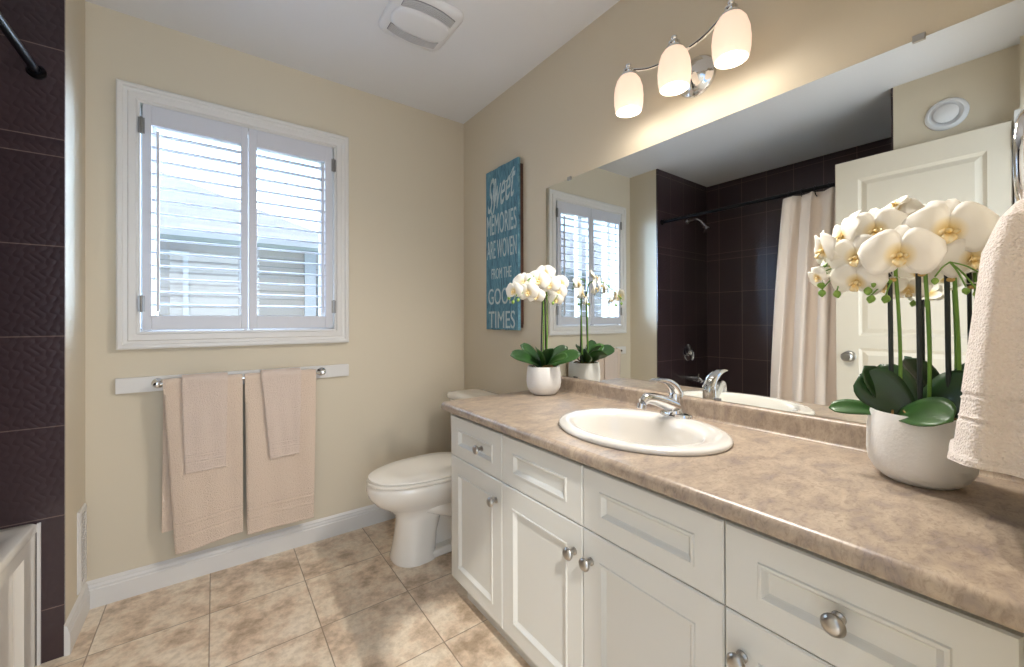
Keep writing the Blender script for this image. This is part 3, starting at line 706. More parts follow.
# ------------------------------------------------------------------ toilet
def egg(xf, xb, hw, z, cy=-.42, n=40, pw=1.0, split=.42):
    xc = xb+(xf-xb)*split; out = []
    for k in range(n):
        a = 2*PI*k/n; c, s = math.cos(a), math.sin(a)
        rx = (xc-xf) if c < 0 else (xb-xc)
        e = pw if c >= 0 else 1.0
        out.append((xc+rx*math.copysign(abs(c)**e, c), cy+hw*math.copysign(abs(s)**(e if c >= 0 else .92), s), z))
    return out
def toilet():
    t = thing('toilet', (-.4, -.42, 0), 'white two piece toilet with closed lid between back wall and vanity', 'toilet')
    bm = bmesh.new()
    R = [egg(-.638, -.44, .112, 0, pw=.5, split=.5), egg(-.640, -.44, .114, .012, pw=.5, split=.5), egg(-.630, -.44, .106, .045, pw=.5, split=.5), egg(-.618, -.43, .096, .12, pw=.5, split=.5), egg(-.612, -.40, .090, .19, pw=.6, split=.5),
         egg(-.625, -.30, .094, .225, pw=.6), egg(-.665, -.20, .118, .255, pw=.7), egg(-.715, -.20, .150, .290, pw=.8), egg(-.742, -.20, .172, .325, pw=.8), egg(-.752, -.20, .180, .355, pw=.8), egg(-.750, -.20, .179, .378, pw=.8), egg(-.742, -.205, .173, .386, pw=.8)]
    loft(bm, R)
    obj('bowl', bm, 'porc', t, smooth=True, ang=70)
    bm = bmesh.new(); loft(bm, [rrect(-.50, -.16, -.470, -.370, .03, 0), rrect(-.50, -.16, -.470, -.370, .03, .26)]); obj('pedestal_core', bm, 'porc', t, smooth=True, ang=60)
    bm = bmesh.new()
    for s in (1, -1):
        tube(bm, curve_pts([(-.50, -.42+s*.070, .255), (-.42, -.42+s*.086, .235), (-.33, -.42+s*.090, .20), (-.25, -.42+s*.088, .13), (-.20, -.42+s*.080, .03)], 24), [.030+.014*math.sin(i/24*PI) for i in range(25)], 14)
    obj('trapway', bm, 'porc', t, smooth=True, ang=70)
    obj('foot', B(((-.52, -.525, 0), (-.15, -.315, .040))), 'porc', t, bevel=.012)
    bm = bmesh.new(); loft(bm, [egg(-.744, -.215, .176, .387, pw=.8), egg(-.750, -.215, .180, .391, pw=.8), egg(-.750, -.215, .180, .399, pw=.8), egg(-.744, -.215, .175, .403, pw=.8)])
    obj('seat', bm, 'seat', t, smooth=True, ang=50)
    bm = bmesh.new(); loft(bm, [egg(-.738, -.225, .170, .4045, pw=.8), egg(-.744, -.225, .175, .408, pw=.8), egg(-.743, -.225, .174, .415, pw=.8), egg(-.730, -.23, .162, .421, pw=.8), egg(-.66, -.27, .11, .4235, pw=.8)])
    obj('seat_lid', bm, 'seat', t, smooth=True, ang=50)
    bm = bmesh.new()
    for s in (1, -1):
        bm = bmesh.new(); tube(bm, [(-.222, -.42+s*.075-.02, .418), (-.222, -.42+s*.075+.02, .418)], .013, 14); obj('seat_hinge', bm, 'seat', t, smooth=True)
    bm = bmesh.new()
    loft(bm, [rrect(-.245, -.03, -.585, -.255, .05, .33), rrect(-.245, -.03, -.59, -.25, .05, .388)])
    obj('shelf', bm, 'porc', t, smooth=True, ang=50)
    bm = bmesh.new()
    loft(bm, [rrect(-.205, -.025, -.63, -.21, .04, .389), rrect(-.215, -.02, -.645, -.195, .045, .42), rrect(-.222, -.018, -.655, -.185, .045, .700)])
    tk = obj('tank', bm, 'porc', t, smooth=True, ang=50)
    bm = bmesh.new()
    loft(bm, [rrect(-.228, -.016, -.663, -.177, .05, .700), rrect(-.234, -.012, -.668, -.172, .05, .706), rrect(-.234, -.012, -.668, -.172, .05, .724), rrect(-.228, -.018, -.662, -.178, .046, .733), rrect(-.19, -.05, -.62, -.22, .03, .738)])
    obj('tank_lid', bm, 'porc', t, smooth=True, ang=50)
    bm = bmesh.new(); lathe(bm, (-.221, -.25, .66), (-1, 0, 0), [(0, .010), (.008, .010), (.010, .006), (.018, .006)], 14); tube(bm, [(-.238, -.25, .66), (-.242, -.29, .655), (-.240, -.33, .650)], [.005, .006, .004], 10)
    obj('flush_lever', bm, 'chrome', tk, smooth=True)
toilet()

# ------------------------------------------------------------------ towel bar and towels on the back wall
BY, BZ = -.068, .886
t = thing('towel_bar', (-1.19, 0, .851), 'chrome towel bar on a white board below the window', 'towel bar')
obj('mounting_board', B(((-1.6477, -.019, .851), (-.729, -.0005, .915))), 'white', t, bevel=.002)
for x in (-1.515, -.868):
    bm = bmesh.new()
    lathe(bm, (x, -.019, BZ), (0, -1, 0), [(0, .021), (.004, .021), (.007, .016), (.012, .010), (.03, .0085), (.04, .012), (.052, .013), (.060, .010), (.063, .0)], 22)
    obj('post', bm, 'chrome', t, smooth=True)
bm = bmesh.new(); tube(bm, [(-1.515, BY, BZ), (-.868, BY, BZ)], .0075, 16)
obj('rail', bm, 'chrome', t, smooth=True)

def towel(name, label, material, xt, xb, zf, zb, r, th=.010, bands=(), wav=.004, seed=0, front_drop=(0, 0), group=None, bulge=.006, xback=None):
    """a towel folded over the bar; xt/xb = (x0, x1) at the bar and at the front hem, zf/zb = height of front/back hems"""
    rnd = random.Random(seed); ph = [rnd.uniform(0, 6) for _ in range(6)]
    path = []       # (dy, z, side u: -1 back hem .. 0 top .. 1 front hem, normal)
    nb, na, nf = 22, 9, 190
    rr = r
    for i in range(nb): k = i/nb; path.append((BY+rr, zb+(BZ-zb)*k, -(1-k), (1, 0)))
    for i in range(na+1): a = PI*i/na; path.append((BY+rr*math.cos(a), BZ+rr*math.sin(a), 0, (math.cos(a), math.sin(a))))
    for i in range(1, nf+1): k = i/nf; path.append((BY-rr, BZ-(BZ-zf)*k, k, (-1, 0)))
    nx = 26; outer, inner = [], []
    xbk = xback or xb
    for y, z, u, nrm in path:
        ro, ri = [], []
        q = xb if u >= 0 else xbk; k = abs(u)
        x0 = xt[0]+(q[0]-xt[0])*k; x1 = xt[1]+(q[1]-xt[1])*k
        for j in range(nx+1):
            s = j/nx; x = x0+(x1-x0)*s
            amp = wav*min(1, k*2.2)
            wv = amp*(math.sin(s*7+ph[0]+k*1.2)+.6*math.sin(s*15+ph[1]-k*2))
            dz = 0
            if u > 0: dz = -(front_drop[0]*(1-s)+front_drop[1]*s)*k
            T = th
            if u > 0:
                dd = (1-k)*(BZ-zf)
                for b0, b1, dt in bands:
                    if b0 < dd < b1: T = th+dt
                T += .0015*math.sin(z*90+ph[2])*0
            edge = min(s, 1-s)*nx
            if edge < 1: T *= .72
            off = -bulge*math.sin(min(1, k)*PI)*(1 if u > 0 else 0)
            yy = y+nrm[0]*T*.5+wv*(1 if u >= 0 else -.3)+off*.5
            if nrm[0] > 0 and u <= 0: yy = min(yy, -.0215 if z > .84 and z < .92 else -.006)
            ro.append((x, yy, z+dz+nrm[1]*T*.5)); 
            yi = y-nrm[0]*T*.5+wv*(1 if u >= 0 else -.3)+off*.5
            if u < 0: yi = min(yi, yy-.006)
            ri.append((x, yi, z+dz-nrm[1]*T*.5))
        outer.append(ro); inner.append(ri)
    bm = bmesh.new()
    loft(bm, [o+i[::-1] for o, i in zip(outer, inner)], True, True)
    o = obj(name, bm, material, None, smooth=True, ang=80, origin=((xt[0]+xt[1])/2, BY, zf))
    return tag(o, label, 'towel', group)
BANDS = ((.0, .010, .004), (.066, .072, -.006), (.080, .110, -.004), (.118, .124, -.006))
towel('bath_towel', 'left bath towel, the longest beige one, hanging from the bar under the window', 'towel', (-1.494, -1.215), (-1.455, -1.214), .178, .255, .0145, .012, BANDS, .004, 3, (.022, -.004), 'bath towels on the bar', xback=(-1.500, -1.215))
towel('bath_towel', 'right bath towel, a beige one hanging nearer the toilet', 'towel', (-1.206, -.905), (-1.198, -.918), .163, .20, .0145, .012, BANDS, .004, 5, (.0, .0), 'bath towels on the bar')
SB_ = ((.0, .008, .003), (.042, .046, -.005), (.051, .068, -.0035), (.073, .077, -.005))
towel('hand_towel', 'left hand towel laid over the longest bath towel', 'towel2', (-1.433, -1.271), (-1.422, -1.278), .500, .52, .028, .009, SB_, .0015, 8, (.003, 0), 'hand towels over the bath towels')
towel('hand_towel', 'right hand towel, narrowing to its hem, laid over the bath towel nearer the toilet', 'towel2', (-1.142, -.974), (-1.108, -.984), .500, .52, .028, .009, SB_, .0015, 11, (.002, 0), 'hand towels over the bath towels')

# ------------------------------------------------------------------ wall register beside the tub wall
t = thing('wall_register', (W, -.07, .12), 'white vent register low on the wall beside the dark tile', 'vent')
bm = bmesh.new(); loft(bm, [[(W+d, y, z) for y, z in ((-.124+i, .122+i), (-.018-i, .122+i), (-.018-i, .430-i), (-.124+i, .430-i))] for d, i in ((0, 0), (.004, 0), (.009, .008), (.009, .020), (.006, .022))], True, True)
obj('faceplate', bm, 'white', t)
bm = bmesh.new()
for k in range(19):
    z = .152+.0138*k; ext(bm, [(W+.006, z), (W+.011, z+.004), (W+.010, z+.006), (W+.005, z+.003)], 1, -.100, -.042)
obj('fins', bm, 'white', t)

# ------------------------------------------------------------------ bathtub, shower fittings, curtain
def bathtub():
    x1, x0, y1, y0, zt = -1.797, AD+.003, AY0-.002, AY1+.013, .480
    t = thing('bathtub', ((x0+x1)/2, (y0+y1)/2, 0), 'white alcove bathtub with panelled apron beside the dark tile', 'bathtub')
    bm = bmesh.new()
    R = [rrect(x0, x1, y0, y1, .012, zt-.03), rrect(x0, x1, y0, y1, .012, zt-.006), rrect(x0+.006, x1-.006, y0+.006, y1-.006, .012, zt), rrect(x0+.05, x1-.055, y0+.09, y1-.055, .10, zt), rrect(x0+.058, x1-.063, y0+.10, y1-.062, .10, zt-.01),
         rrect(x0+.085, x1-.085, y0+.20, y1-.09, .11, .20), rrect(x0+.12, x1-.12, y0+.26, y1-.13, .10, .12), rrect(x0+.2, x1-.2, y0+.35, y1-.22, .08, .105)]
    loft(bm, R, True, True)
    obj('basin', bm, 'tub', t, smooth=True, ang=50)
    bm = panelled(y0, y1, .0, zt-.028, x1-.004, x1-.05, [(y0+.10, y1-.105, .06, .405, [(0, 0), (.004, .004), (.018, .014), (.024, .016)])], out=1)
    obj('apron', bm, 'tub', t)
bathtub()
obj_ = obj('caulk', B(((-1.7985, AY0-.006, .0), (-1.790, AY0, .475))), 'white'); struct(obj_); obj_.name = 'trim_1'

t = thing('shower_rod', (-1.80, (AY0+AY1)/2, 1.99), 'black curtain rod spanning the dark tiled tub alcove', 'curtain rod')
bm = bmesh.new(); tube(bm, [(-1.80, AY1+.012, 1.99), (-1.80, AY0-.001, 1.99)], .0125, 18); obj('pole', bm, 'black', t, smooth=True)
for y, s in ((AY0, -1), (AY1+.010, 1)):
    bm = bmesh.new(); lathe(bm, (-1.80, y, 1.99), (0, s, 0), [(0, .024), (.006, .024), (.012, .019), (.020, .017)], 24); obj('flange', bm, 'black', t, smooth=True)

def curtain():
    t = thing('shower_curtain', (-1.80, -1.45, .24), 'beige pleated shower curtain bunched on the black rod', 'curtain')
    nz, ny = 30, 150; rows = []
    for i in range(nz+1):
        k = i/nz; z = 1.962-(1.962-.26)*k
        ya = -1.222+.075*k**.8; yb = -1.735; row = []
        for j in range(ny+1):
            s = j/ny; y = ya+(yb-ya)*s
            a = .020+.022*min(1, k*3)
            p = s*2*PI*4.6
            x = -1.783+.050*min(1, k*1.4)+a*math.sin(p+.25*math.sin(k*4))+.008*math.sin(p*2.3+k*3)+.006*k
            row.append((x, y+.010*math.sin(p*2+1), z-.006*math.cos(p)*(1-k)))
        rows.append(row)
    bm = bmesh.new(); loft(bm, rows, False, False, closed=False)
    obj('cloth', bm, 'curtain', t, smooth=True, solid=.003, ang=180)
    for j in range(7):
        s = (j+.35)/7; y = -1.222+(-1.735+1.222)*s
        x = -1.783+.020*math.sin(s*2*PI*4.6)
        bm = bmesh.new(); c = Vector((-1.795, y, 1.972)); n = 20
        rad = .034
        tube(bm, [c+Vector((rad*.72*math.sin(2*PI*k/n), .004*math.cos(2*PI*k/n), rad*math.cos(2*PI*k/n))) for k in range(n+1)], .0028, 8, False)
        obj('curtain_ring', bm, 'black', t, smooth=True)
    bm = bmesh.new(); lathe(bm, (-1.764, -1.236, 1.940), (1, 0, 0), [(0, .013), (.003, .013), (.004, .007), (.001, .006)], 18); obj('grommet', bm, 'nickel', t, smooth=True)
curtain()

t = thing('shower_sprayer', (-2.20, AY0, 2.05), 'chrome shower head on a bent arm on the dark tile wall', 'shower head')
bm = bmesh.new(); lathe(bm, (-2.20, AY0, 2.052), (0, -1, 0), [(0, .026), (.004, .026), (.010, .018), (.012, .011)], 22); obj('flange', bm, 'chrome', t, smooth=True)
bm = bmesh.new(); tube(bm, curve_pts([(-2.20, AY0, 2.052), (-2.20, AY0-.07, 2.060), (-2.20, AY0-.125, 2.035), (-2.20, AY0-.155, 1.995)], 14), .0095, 14); obj('arm', bm, 'chrome', t, smooth=True)
bm = bmesh.new(); lathe(bm, (-2.20, AY0-.152, 2.0), (0, -.5, -.86), [(0, .012), (.010, .016), (.022, .015), (.035, .022), (.060, .034), (.068, .035), (.070, .030)], 24); obj('head', bm, 'chrome', t, smooth=True)
t = thing('shower_valve', (-2.20, AY0, .85), 'round chrome shower valve with lever on the dark tile', 'shower valve')
bm = bmesh.new(); lathe(bm, (-2.20, AY0, .85), (0, -1, 0), [(0, .076), (.004, .076), (.010, .066), (.014, .040), (.020, .030), (.045, .026), (.052, .020), (.054, .0)], 32); obj('escutcheon', bm, 'chrome', t, smooth=True)
bm = bmesh.new(); tube(bm, curve_pts([(-2.20, AY0-.05, .85), (-2.185, AY0-.062, .82), (-2.165, AY0-.062, .785)], 10), [.014]*4+[.012]*4+[.008]*3, 12); obj('lever', bm, 'chrome', t, smooth=True)
t = thing('tub_spout', (-2.20, AY0, .61), 'chrome tub spout low on the dark tile wall', 'tub spout')
bm = bmesh.new(); tube(bm, curve_pts([(-2.20, AY0, .615), (-2.20, AY0-.06, .617), (-2.20, AY0-.115, .612), (-2.20, AY0-.135, .596)], 12), [.026]*5+[.024]*4+[.021]*4, 18); s = obj('nozzle', bm, 'chrome', t, smooth=True)
bm = bmesh.new(); tube(bm, [(-2.20, AY0-.10, .636), (-2.20, AY0-.10, .656)], .0045, 10); lathe(bm, (-2.20, AY0-.10, .654), (0, 0, 1), [(0, .005), (.003, .009), (.008, .008), (.010, 0)], 12); obj('diverter', bm, 'chrome', s, smooth=True)

# ------------------------------------------------------------------ open door against the left wall
def room_door():
    DX = -1.668; y0, y1, z0, z1 = -2.190, -1.527, .012, 2.070
    t = structe('door_1', (DX-.02, y0, 0))
    P = [(0, 0), (.004, .003), (.014, .009), (.018, .009), (.034, .004), (.040, .002)]
    m = .105
    bm = panelled(y0, y1, z0, z1, DX, DX-.035, [(y0+m-.03, y1-m, 1.055, 1.955, P), (y0+m-.03, y1-m, .80, .985, P), (y0+m-.03, y1-m, .20, .73, P)], out=1)
    obj('door_slab', bm, 'door', t)
    bm = bmesh.new(); lathe(bm, (DX, -1.590, .935), (1, 0, 0), [(0, .032), (.004, .032), (.008, .026), (.012, .012), (.030, .010), (.036, .020), (.046, .027), (.058, .027), (.066, .020), (.069, 0)], 28); obj('door_knob', bm, 'nickel', t, smooth=True)
    for z in (.25, 1.05, 1.98):
        bm = bmesh.new(); tube(bm, [(DX+.004, y0-.006, z-.045), (DX+.004, y0-.006, z+.045)], .0065, 12); box(bm, (DX-.01, y0-.004, z-.044), (DX+.002, y0+.001, z+.044)); obj('door_hinge', bm, 'nickel', t, smooth=True)
room_door()
struct(obj('trim_2', B(((-1.675, -2.216, 0), (-1.6595, -2.197, 2.11)), ((-.945, NY+.0, 0), (-.870, NY+.015, 2.16)), ((-1.66, NY, 2.10), (-.945, NY+.015, 2.16))), 'white'))

t = thing('round_wall_vent', (W, -1.975, 2.205), 'round white air vent high on the beige wall above the door', 'vent')
c = (W, -1.975, 2.205)
bm = bmesh.new(); lathe(bm, c, (1, 0, 0), [(0, .080), (.005, .080), (.012, .074), (.014, .062), (.006, .054), (.004, .0)], 40); obj('collar', bm, 'fan', t, smooth=True, ang=50)
bm = bmesh.new(); lathe(bm, c, (1, 0, 0), [(.004, .020), (.010, .036), (.014, .045), (.020, .046), (.023, .042), (.024, .0)], 40); obj('disc', bm, 'fan', t, smooth=True, ang=50)

# ------------------------------------------------------------------ ring and towel by the counter's near end
RX, RY, RZ = -.325, -2.284, 1.395
t = thing('towel_ring', (-.27, NY, 1.50), 'chrome towel ring at the picture right edge holding a pale towel', 'towel ring')
bm = bmesh.new(); lathe(bm, (-.27, NY, 1.475), (0, 1, 0), [(0, .026), (.005, .026), (.010, .018), (.020, .010), (.045, .010), (.052, .012), (.056, 0)], 24); obj('wall_mount', bm, 'chrome', t, smooth=True)
bm = bmesh.new(); pts = []
for k in range(37):
    a = 2*PI*k/36; u = .080*math.copysign(abs(math.cos(a))**.8, math.cos(a)); v = .080*math.copysign(abs(math.sin(a))**.8, math.sin(a))
    pts.append((-.27+u*.86, -2.302-u*.16, RZ+v))
tube(bm, pts, .0105, 14, False); obj('ring', bm, 'chrome', t, smooth=True)

def ring_towel():
    # hangs through the ring, gathered above and flaring to the hem; outline in plan is a folded, rounded bundle
    bm = bmesh.new(); n = 56; rings = []; rnd = random.Random(4); ph = [rnd.uniform(0, 6) for _ in range(5)]
    zt, zb = 1.330, .935; cx, cy = -.335, -2.290
    for i in range(141):
        k = i/140; z = zt-(zt-zb)*k
        g = min(1, k*14)**.5
        ry = (.012+.020*min(1, k*5)+.040*k)*g+.002; rx = (.045+.020*min(1, k*4)+.050*k)*g+.004
        d = (zb+.0-z)
        h = z-zb
        thick = 1+(.06 if h < .010 else 0)-(.035 if .062 < h < .066 or .098 < h < .102 else 0)-(.02 if .070 < h < .094 else 0)
        ring = []
        for j in range(n):
            a = 2*PI*j/n; c, s = math.cos(a), math.sin(a)
            f = 1+.07*k*math.sin(5*a+ph[0])+.05*math.sin(3*a+ph[1]+k*1.5)*k+.03*math.sin(9*a+ph[2])*min(1, k*2)
            yy = cy+ry*math.copysign(abs(s)**.8, s)*f*thick; yy = max(yy, NY+.006)
            ring.append((cx+rx*math.copysign(abs(c)**.7, c)*f*thick, yy, z+.004*math.sin(3*a)*k))
        rings.append(ring)
    # open hem: turn inwards
    last = rings[-1]; rings.append([(cx+(p[0]-cx)*.86, cy+(p[1]-cy)*.8, p[2]-.003) for p in last]); rings.append([(cx+(p[0]-cx)*.8, cy+(p[1]-cy)*.7, p[2]+.02) for p in last])
    loft(bm, rings)
    o = obj('hanging_towel', bm, 'towel3', None, smooth=True, ang=80, origin=(cx, cy, zb))
    tag(o, 'pale towel hanging at the picture right edge in front of the mirror', 'towel')
ring_towel()

# ------------------------------------------------------------------ orchids
def blade(bm, base, az, L, w, e0, e1, fold=.25, n=12, m=6, tip=1.0, base_w=.25, twist=0):
    """leaf or petal along a bending centre line: azimuth, length, half width, start and end elevation"""
    p = Vector(base); rows = []; d = Vector((math.cos(az), math.sin(az), 0)); side = Vector((-math.sin(az), math.cos(az), 0))
    for i in range(n+1):
        t = i/n; e = e0+(e1-e0)*t; tang = d*math.cos(e)+Vector((0, 0, 1))*math.sin(e)
        up = side.cross(tang)*-1; up = tang.cross(side)*-1 if tang.cross(side).z < 0 else tang.cross(side)
        if i: p = p+tang*(L/n)
        ww = w*(base_w+(1-base_w)*math.sin(min(1, t*1.15+.02)*PI*.5)**1.0)*(1-max(0, (t-.45)/.55)**2.6)**.5 if t < 1 else .0004
        sd = (side*math.cos(twist)+up*math.sin(twist)).normalized(); up = (up*math.cos(twist)-side*math.sin(twist)).normalized()
        rows.append([p+sd*(ww*s)+up*(fold*ww*abs(s)) for s in [2*j/m-1 for j in range(m+1)]])
    loft(bm, rows, False, False, closed=False)

def flower_bm():
    """flower facing +Z, centre at the origin, about 9 cm across (petals) ; returns (petals, lip)"""
    bm = bmesh.new()
    def pet(ang, L, w, lift, wav, z=0):
        rows = []; n, m = 9, 8
        for i in range(n+1):
            t = i/n; ww = w*(math.sin((t**.75)*PI*.90+.10)); r = L*t
            rows.append([(r*math.cos(ang)-ww*s*math.sin(ang), r*math.sin(ang)+ww*s*math.cos(ang), z+lift*math.sin(t*2.4)-.004*t*t*3+wav*math.sin(s*2.2+t*4)*t-.10*ww*s*s) for s in [2*j/m-1 for j in range(m+1)]])
        loft(bm, rows, False, False, closed=False)
    pet(math.radians(90), .046, .019, .006, .0015, -.002)
    pet(math.radians(214), .044, .017, .005, .001, -.002)
    pet(math.radians(326), .044, .017, .005, -.001, -.002)
    pet(math.radians(14), .050, .036, .009, .003, .001)
    pet(math.radians(166), .050, .036, .009, -.003, .001)
    lp = bmesh.new()
    rows = []
    for i in range(7):
        t = i/6; w = .010*math.sin(t*PI*.85+.3); rows.append([(w*s, -.004-.020*t, .004+.012*math.sin(t*2.6)+.006*abs(s)) for s in (-1, -.5, 0, .5, 1)])
    loft(lp, rows, False, False, closed=False)
    for s in (1, -1):
        rows = []
        for i in range(5):
            t = i/4; w = .006*math.sin(t*PI*.8+.4); rows.append([(s*(.003+.010*t)+w*q*.3, -.003+w*q, .005+.012*t) for q in (-1, 0, 1)])
        loft(lp, rows, False, False, closed=False)
    lathe(lp, (0, .001, .002), (0, -.3, 1), [(0, .004), (.006, .0045), (.011, .003), (.013, 0)], 10)
    return bm, lp
_b, _l = flower_bm()
def mesh_from(bm, name, m):
    bmesh.ops.recalc_face_normals(bm, faces=bm.faces); me = bpy.data.meshes.new(name); bm.to_mesh(me); bm.free(); me.materials.append(M[m])
    for p in me.polygons: p.use_smooth = True
    return me
PETAL_ME = mesh_from(_b, 'flower', 'petal'); LIP_ME = mesh_from(_l, 'lip', 'lip')
bm = bmesh.new(); lathe(bm, (0, 0, 0), (0, 0, 1), [(-.009, .0), (-.007, .004), (-.002, .0075), (.003, .007), (.008, .003), (.010, 0)], 12); BUD_ME = mesh_from(bm, 'bud', 'bud')

def flower(parent, pos, face, roll=0, sc=1.0):
    q = Vector(face).normalized().to_track_quat('Z', 'Y').to_matrix().to_4x4()
    m = Matrix.Translation(Vector(pos)-wl(parent)) @ q @ Matrix.Rotation(roll, 4, 'Z') @ Matrix.Scale(sc, 4)
    o = bpy.data.objects.new('flower', PETAL_ME); COL.objects.link(o); o.parent = parent; o.matrix_local = m
    md = o.modifiers.new('s', 'SOLIDIFY'); md.thickness = .0008; md.offset = 0
    l = bpy.data.objects.new('lip', LIP_ME); COL.objects.link(l); l.parent = o; l['label'] = 'yellow lip'; l.scale = (.78, .78, .9)
    md = l.modifiers.new('s', 'SOLIDIFY'); md.thickness = .0012; md.offset = 0
def bud(parent, pos, d=(0, 0, -1), sc=1.0):
    q = Vector(d).normalized().to_track_quat('Z', 'Y').to_matrix().to_4x4()
    o = bpy.data.objects.new('bud', BUD_ME); COL.objects.link(o); o.parent = parent; o.matrix_local = Matrix.Translation(Vector(pos)-wl(parent)) @ q @ Matrix.Scale(sc, 4)

def orchid(loc, r, hgt, label, stalks, leaves, flowers, buds, twigs):
    cx, cy = loc; t = thing('potted_orchid', (cx, cy, CT), label, 'plant', 'potted orchids on the counter')
    bm = bmesh.new()
    z = CT+.0005; prof = [(0, r*.62), (.004, r*.70), (.014, r*.84), (.032, r*.96), (.055, r), (hgt*.75, r*.985), (hgt-.006, r*.94), (hgt, r*.925), (hgt, r*.87), (hgt-.02, r*.86), (hgt-.022, 0)]
    lathe(bm, (cx, cy, z), (0, 0, 1), prof, 48); obj('pot', bm, 'pot', t, smooth=True, ang=50)
    bm = bmesh.new(); rr = random.Random(3)
    lathe(bm, (cx, cy, z+hgt-.022), (0, 0, 1), [(.0, r*.85), (.008, r*.84), (.014, r*.5), (.017, 0)], 30)
    for v in bm.verts: v.co.z += rr.uniform(-.003, .003)
    obj('moss', bm, 'soil', t, smooth=True)
    bm = bmesh.new()
    for k in range(9):
        a = rr.uniform(0, 2*PI); b = a+rr.uniform(.5, 1.6); R1, R2 = r*.80, r*.72
        tube(bm, curve_pts([(cx+.02*math.cos(a), cy+.02*math.sin(a), z+hgt-.006), (cx+R1*.6*math.cos((a+b)/2), cy+R1*.6*math.sin((a+b)/2), z+hgt+.004), (cx+R2*math.cos(b), cy+R2*math.sin(b), z+hgt-.006)], 8), .0022, 6)
    obj('roots', bm, 'root', t, smooth=True)
    for az, L, w, e0, e1, mt, tw, *off in leaves:
        bm = bmesh.new(); a = math.radians(az); ox, oy = off or (0, 0)
        blade(bm, (cx+ox+.010*math.cos(a), cy+oy+.010*math.sin(a), z+hgt-.010), a, L, w, math.radians(e0), math.radians(e1), .22, base_w=.35, twist=math.radians(tw))
        for v in bm.verts: v.co.x = min(v.co.x, -.010)
        obj('leaf', bm, mt, t, smooth=True, solid=.002, ang=180)
    for ctrl, rad in stalks['stem']:
        bm = bmesh.new(); tube(bm, curve_pts(ctrl, 28), rad, 8); obj('stem', bm, 'stem', t, smooth=True)
    for a, b, rad in stalks['stake']:
        bm = bmesh.new(); tube(bm, [a, b], rad, 8); obj('stake', bm, 'stake', t, smooth=True)
    for p in stalks['tie']:
        bm = bmesh.new(); lathe(bm, p, (0, 0, 1), [(-.004, .006), (-.002, .008), (.002, .008), (.004, .006)], 12); obj('tie', bm, 'tie', t, smooth=True)
    for c in twigs:
        bm = bmesh.new(); tube(bm, curve_pts(c, 10), .0014, 6); obj('twig', bm, 'stem', t, smooth=True)
    for f in flowers: flower(t, *f)
    for b in buds: bud(t, *b)
    return t
CAMP = Vector((-1.3205, -2.3229, 1.1497))
def toward(p, dx=0, dy=0, dz=0): return (CAMP-Vector(p)).normalized()+Vector((dx, dy, dz))

# near orchid: centre, three stalks in a row along the counter
NX, NYo = -.165, -2.150; ZB = CT+.10
st = {'stem': [], 'stake': [], 'tie': []}
for i, (sx, sy, top) in enumerate(((-.170, -2.112, 1.262), (-.178, -2.156, 1.275), (-.165, -2.194, 1.268))):
    st['stake'].append(((sx, sy+.002, ZB), (sx-.002, sy+.004, top), .0042))
    ends = [(-.160, -2.03, 1.300), (-.165, -2.10, 1.320), (-.145, -2.225, 1.310)][i]
    fin = [(-.185, -1.985, 1.262), (-.200, -2.04, 1.300), (-.150, -2.255, 1.272)][i]
    st['stem'].append(([(sx, sy-.008, ZB), (sx+.002, sy-.011, ZB+.15), (sx-.002, sy-.006, top-.03), (sx-.006, sy+.004*(1-i), top+.035), ends, fin], .0032))
    st['tie'].append((sx, sy-.001, top-.030-.006*i))
def on_x(u, v, x):
    """point of the plane X = x that the picture shows at (u, v) of the 1024 x 667 frame"""
    m = S.camera.matrix_world.to_3x3(); d = m @ Vector(((u-512)/404.7, (319.1-v)/404.7, -1)); t = (x-CAMP.x)/d.x
    return CAMP+d*t
def F(u, v, x, roll, sc, dx=0, dy=0, dz=0):
    p = on_x(u, v, x); return (p, toward(p, dx, dy, dz), math.radians(roll), sc)
fl = [F(876, 231, -.20, 5, 1.10, 0, .1, .15), F(900, 255, -.235, -4, 1.28, 0, 0, .05), F(857, 257, -.22, 8, 1.10, 0, .35, .0), F(948, 231, -.19, -6, 1.35, .0, -.15, .1), F(926, 222, -.165, 10, 1.15, .3, .1, .5),
      F(857, 281, -.21, -10, 1.0, 0, .3, -.5), F(843, 236, -.20, 20, .9, .2, .9, .3), F(824, 250, -.215, 0, .95, .3, 1.1, -.1), F(972, 258, -.17, 12, 1.05, .2, -.3, -.2), F(893, 213, -.15, -12, .95, .4, .4, .7),
      F(818, 277, -.22, 30, .55, 0, .8, -.4), F(908, 289, -.13, 0, .75, .5, 0, -.3), F(935, 256, -.17, 25, .85, .3, -.1, -.2), F(884, 285, -.16, -20, .7, .4, .2, -.5),
      F(895, 206, -.16, 80, .62, .2, .9, 1.2), F(850, 222, -.19, 60, .6, .1, 1.2, .9), F(866, 250, -.17, 30, .9, .1, .5, .4), F(920, 270, -.15, -25, .8, .2, 0, -.1), F(960, 240, -.15, 40, .9, .3, -.5, .3), F(836, 262, -.18, 15, .8, .1, .7, .1)]
bd = []; tw = []
for grp, root in (([(816, 271), (824, 275), (821, 285), (822, 293), (837, 294)], (845, 268)), ([(874, 283), (868, 291), (871, 299), (886, 299)], (892, 281)), ([(983, 279), (966, 291), (977, 294), (935, 281)], (950, 262))):
    rp = on_x(root[0], root[1], -.20)
    for (u, v) in grp:
        p = on_x(u, v, -.21); bd.append((p, (random.uniform(-.3, .3), random.uniform(-.3, .3), -1), 1.0 if u < 900 else .75))
        tw.append([rp, (rp+p)*.5+Vector((0, 0, .008)), p+Vector((0, 0, .008))])
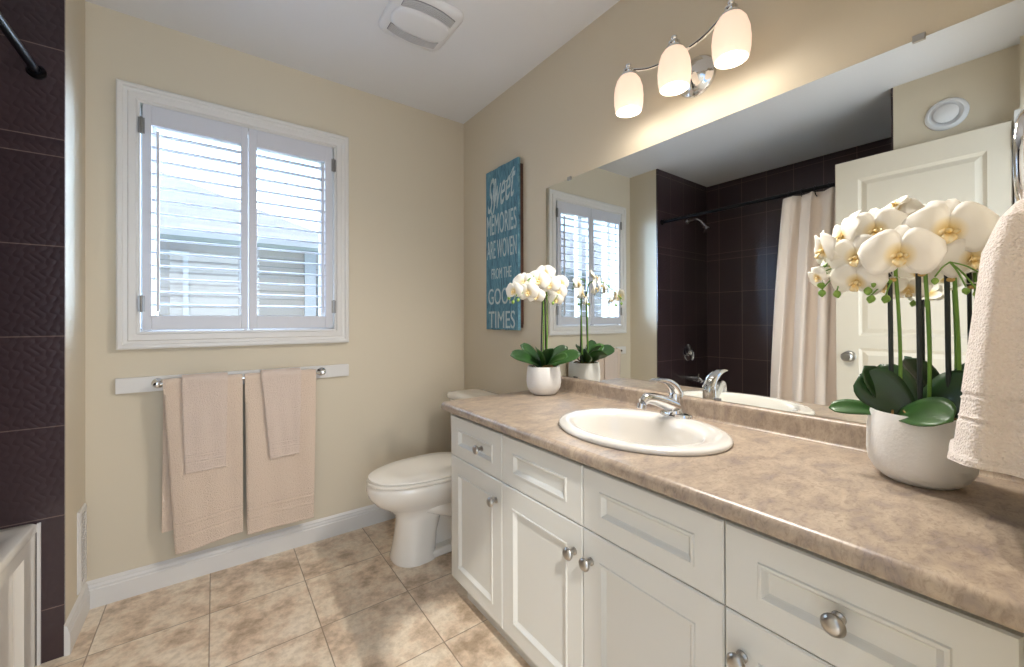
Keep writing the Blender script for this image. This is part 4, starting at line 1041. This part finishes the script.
near_leaves = [(120, .110, .030, 68, 62, 'leafd', -60, 0, .03), (95, .112, .046, 52, 40, 'leafd', -70, -.02, .0), (262, .125, .048, 50, 34, 'leafd', 66, 0, .01), (226, .125, .040, 30, -8, 'leaf', 45, -.025, .035), (112, .105, .022, 14, -10, 'leaf', -40, -.01, .03), (283, .135, .046, 50, 28, 'leafd', 60), (60, .12, .036, 62, 50, 'leafd', -30), (310, .13, .036, 48, 28, 'leaf', 35), (95, .07, .022, 60, 40, 'leaf', -50, .03, .035)]
orchid((NX, NYo), .082, .138, 'large white orchid in a white pot beside the hanging towel', st, near_leaves, fl, bd, tw)

# far orchid
FX, FYo = -.135, -.950
st = {'stem': [], 'stake': [], 'tie': []}
for i, (sx, sy, top) in enumerate(((-.150, -.955, 1.285), (-.120, -.945, 1.285))):
    st['stake'].append(((sx+(-.006, .006)[i], sy, ZB+.01), (sx+(.006, -.004)[i], sy, top), .0032))
    st['stem'].append(([(sx, sy-.008, ZB+.01), (sx+.004, sy-.008, 1.12), (sx+.004, sy-.004, top-.01), (sx-.02, sy-.01, top+.05), [(-.24, -.99, 1.33), (-.07, -.96, 1.345)][i], [(-.34, -1.02, 1.25), (-.045, -.965, 1.29)][i]], .003))
st['tie'].append((-.142, -.952, 1.262))
fl = [F(545, 273, -.16, 5, .95, 0, .1, .5), F(538, 281, -.20, -5, 1.1, 0, 0, .1), F(549, 285, -.15, 5, 1.05, .1, 0, 0), F(524, 283, -.26, 0, 1.0, 0, .2, .1), F(528, 292, -.28, 8, .95, -.1, .1, -.2), F(514, 291, -.34, 0, .85, 0, .6, 0), F(558, 292, -.08, 0, .9, .2, -.2, -.1), F(561, 283, -.06, 10, .85, .4, -.2, .2), F(556, 300, -.10, 0, .7, .1, 0, -.3), F(536, 296, -.24, 0, .8, 0, 0, -.3)]
bd = []; tw = []
for (u, v) in ((513, 302), (518, 300), (509, 298), (543, 303), (553, 303)):
    x = -.33 if u < 530 else -.12; p = on_x(u, v, x); bd.append((p, (0, 0, -1), .9)); rp = on_x(u+5, v-8, x+.02); tw.append([rp, (rp+p)*.5, p])
far_leaves = [(186, .205, .034, 38, 4, 'leafd', -55), (165, .150, .032, 64, 30, 'leafd', -55), (212, .130, .032, 62, 34, 'leaf', -40), (248, .120, .034, 64, 40, 'leafd', 10), (272, .150, .032, 44, 6, 'leaf', 40), (310, .170, .034, 40, 8, 'leaf', 55), (335, .140, .032, 56, 30, 'leafd', 55), (120, .12, .028, 60, 30, 'leafd', -30), (40, .11, .028, 50, 30, 'leafd', 0)]
orchid((FX, FYo), .077, .124, 'small white orchid in a white pot at the far end of the counter', st, far_leaves, fl, bd, tw)
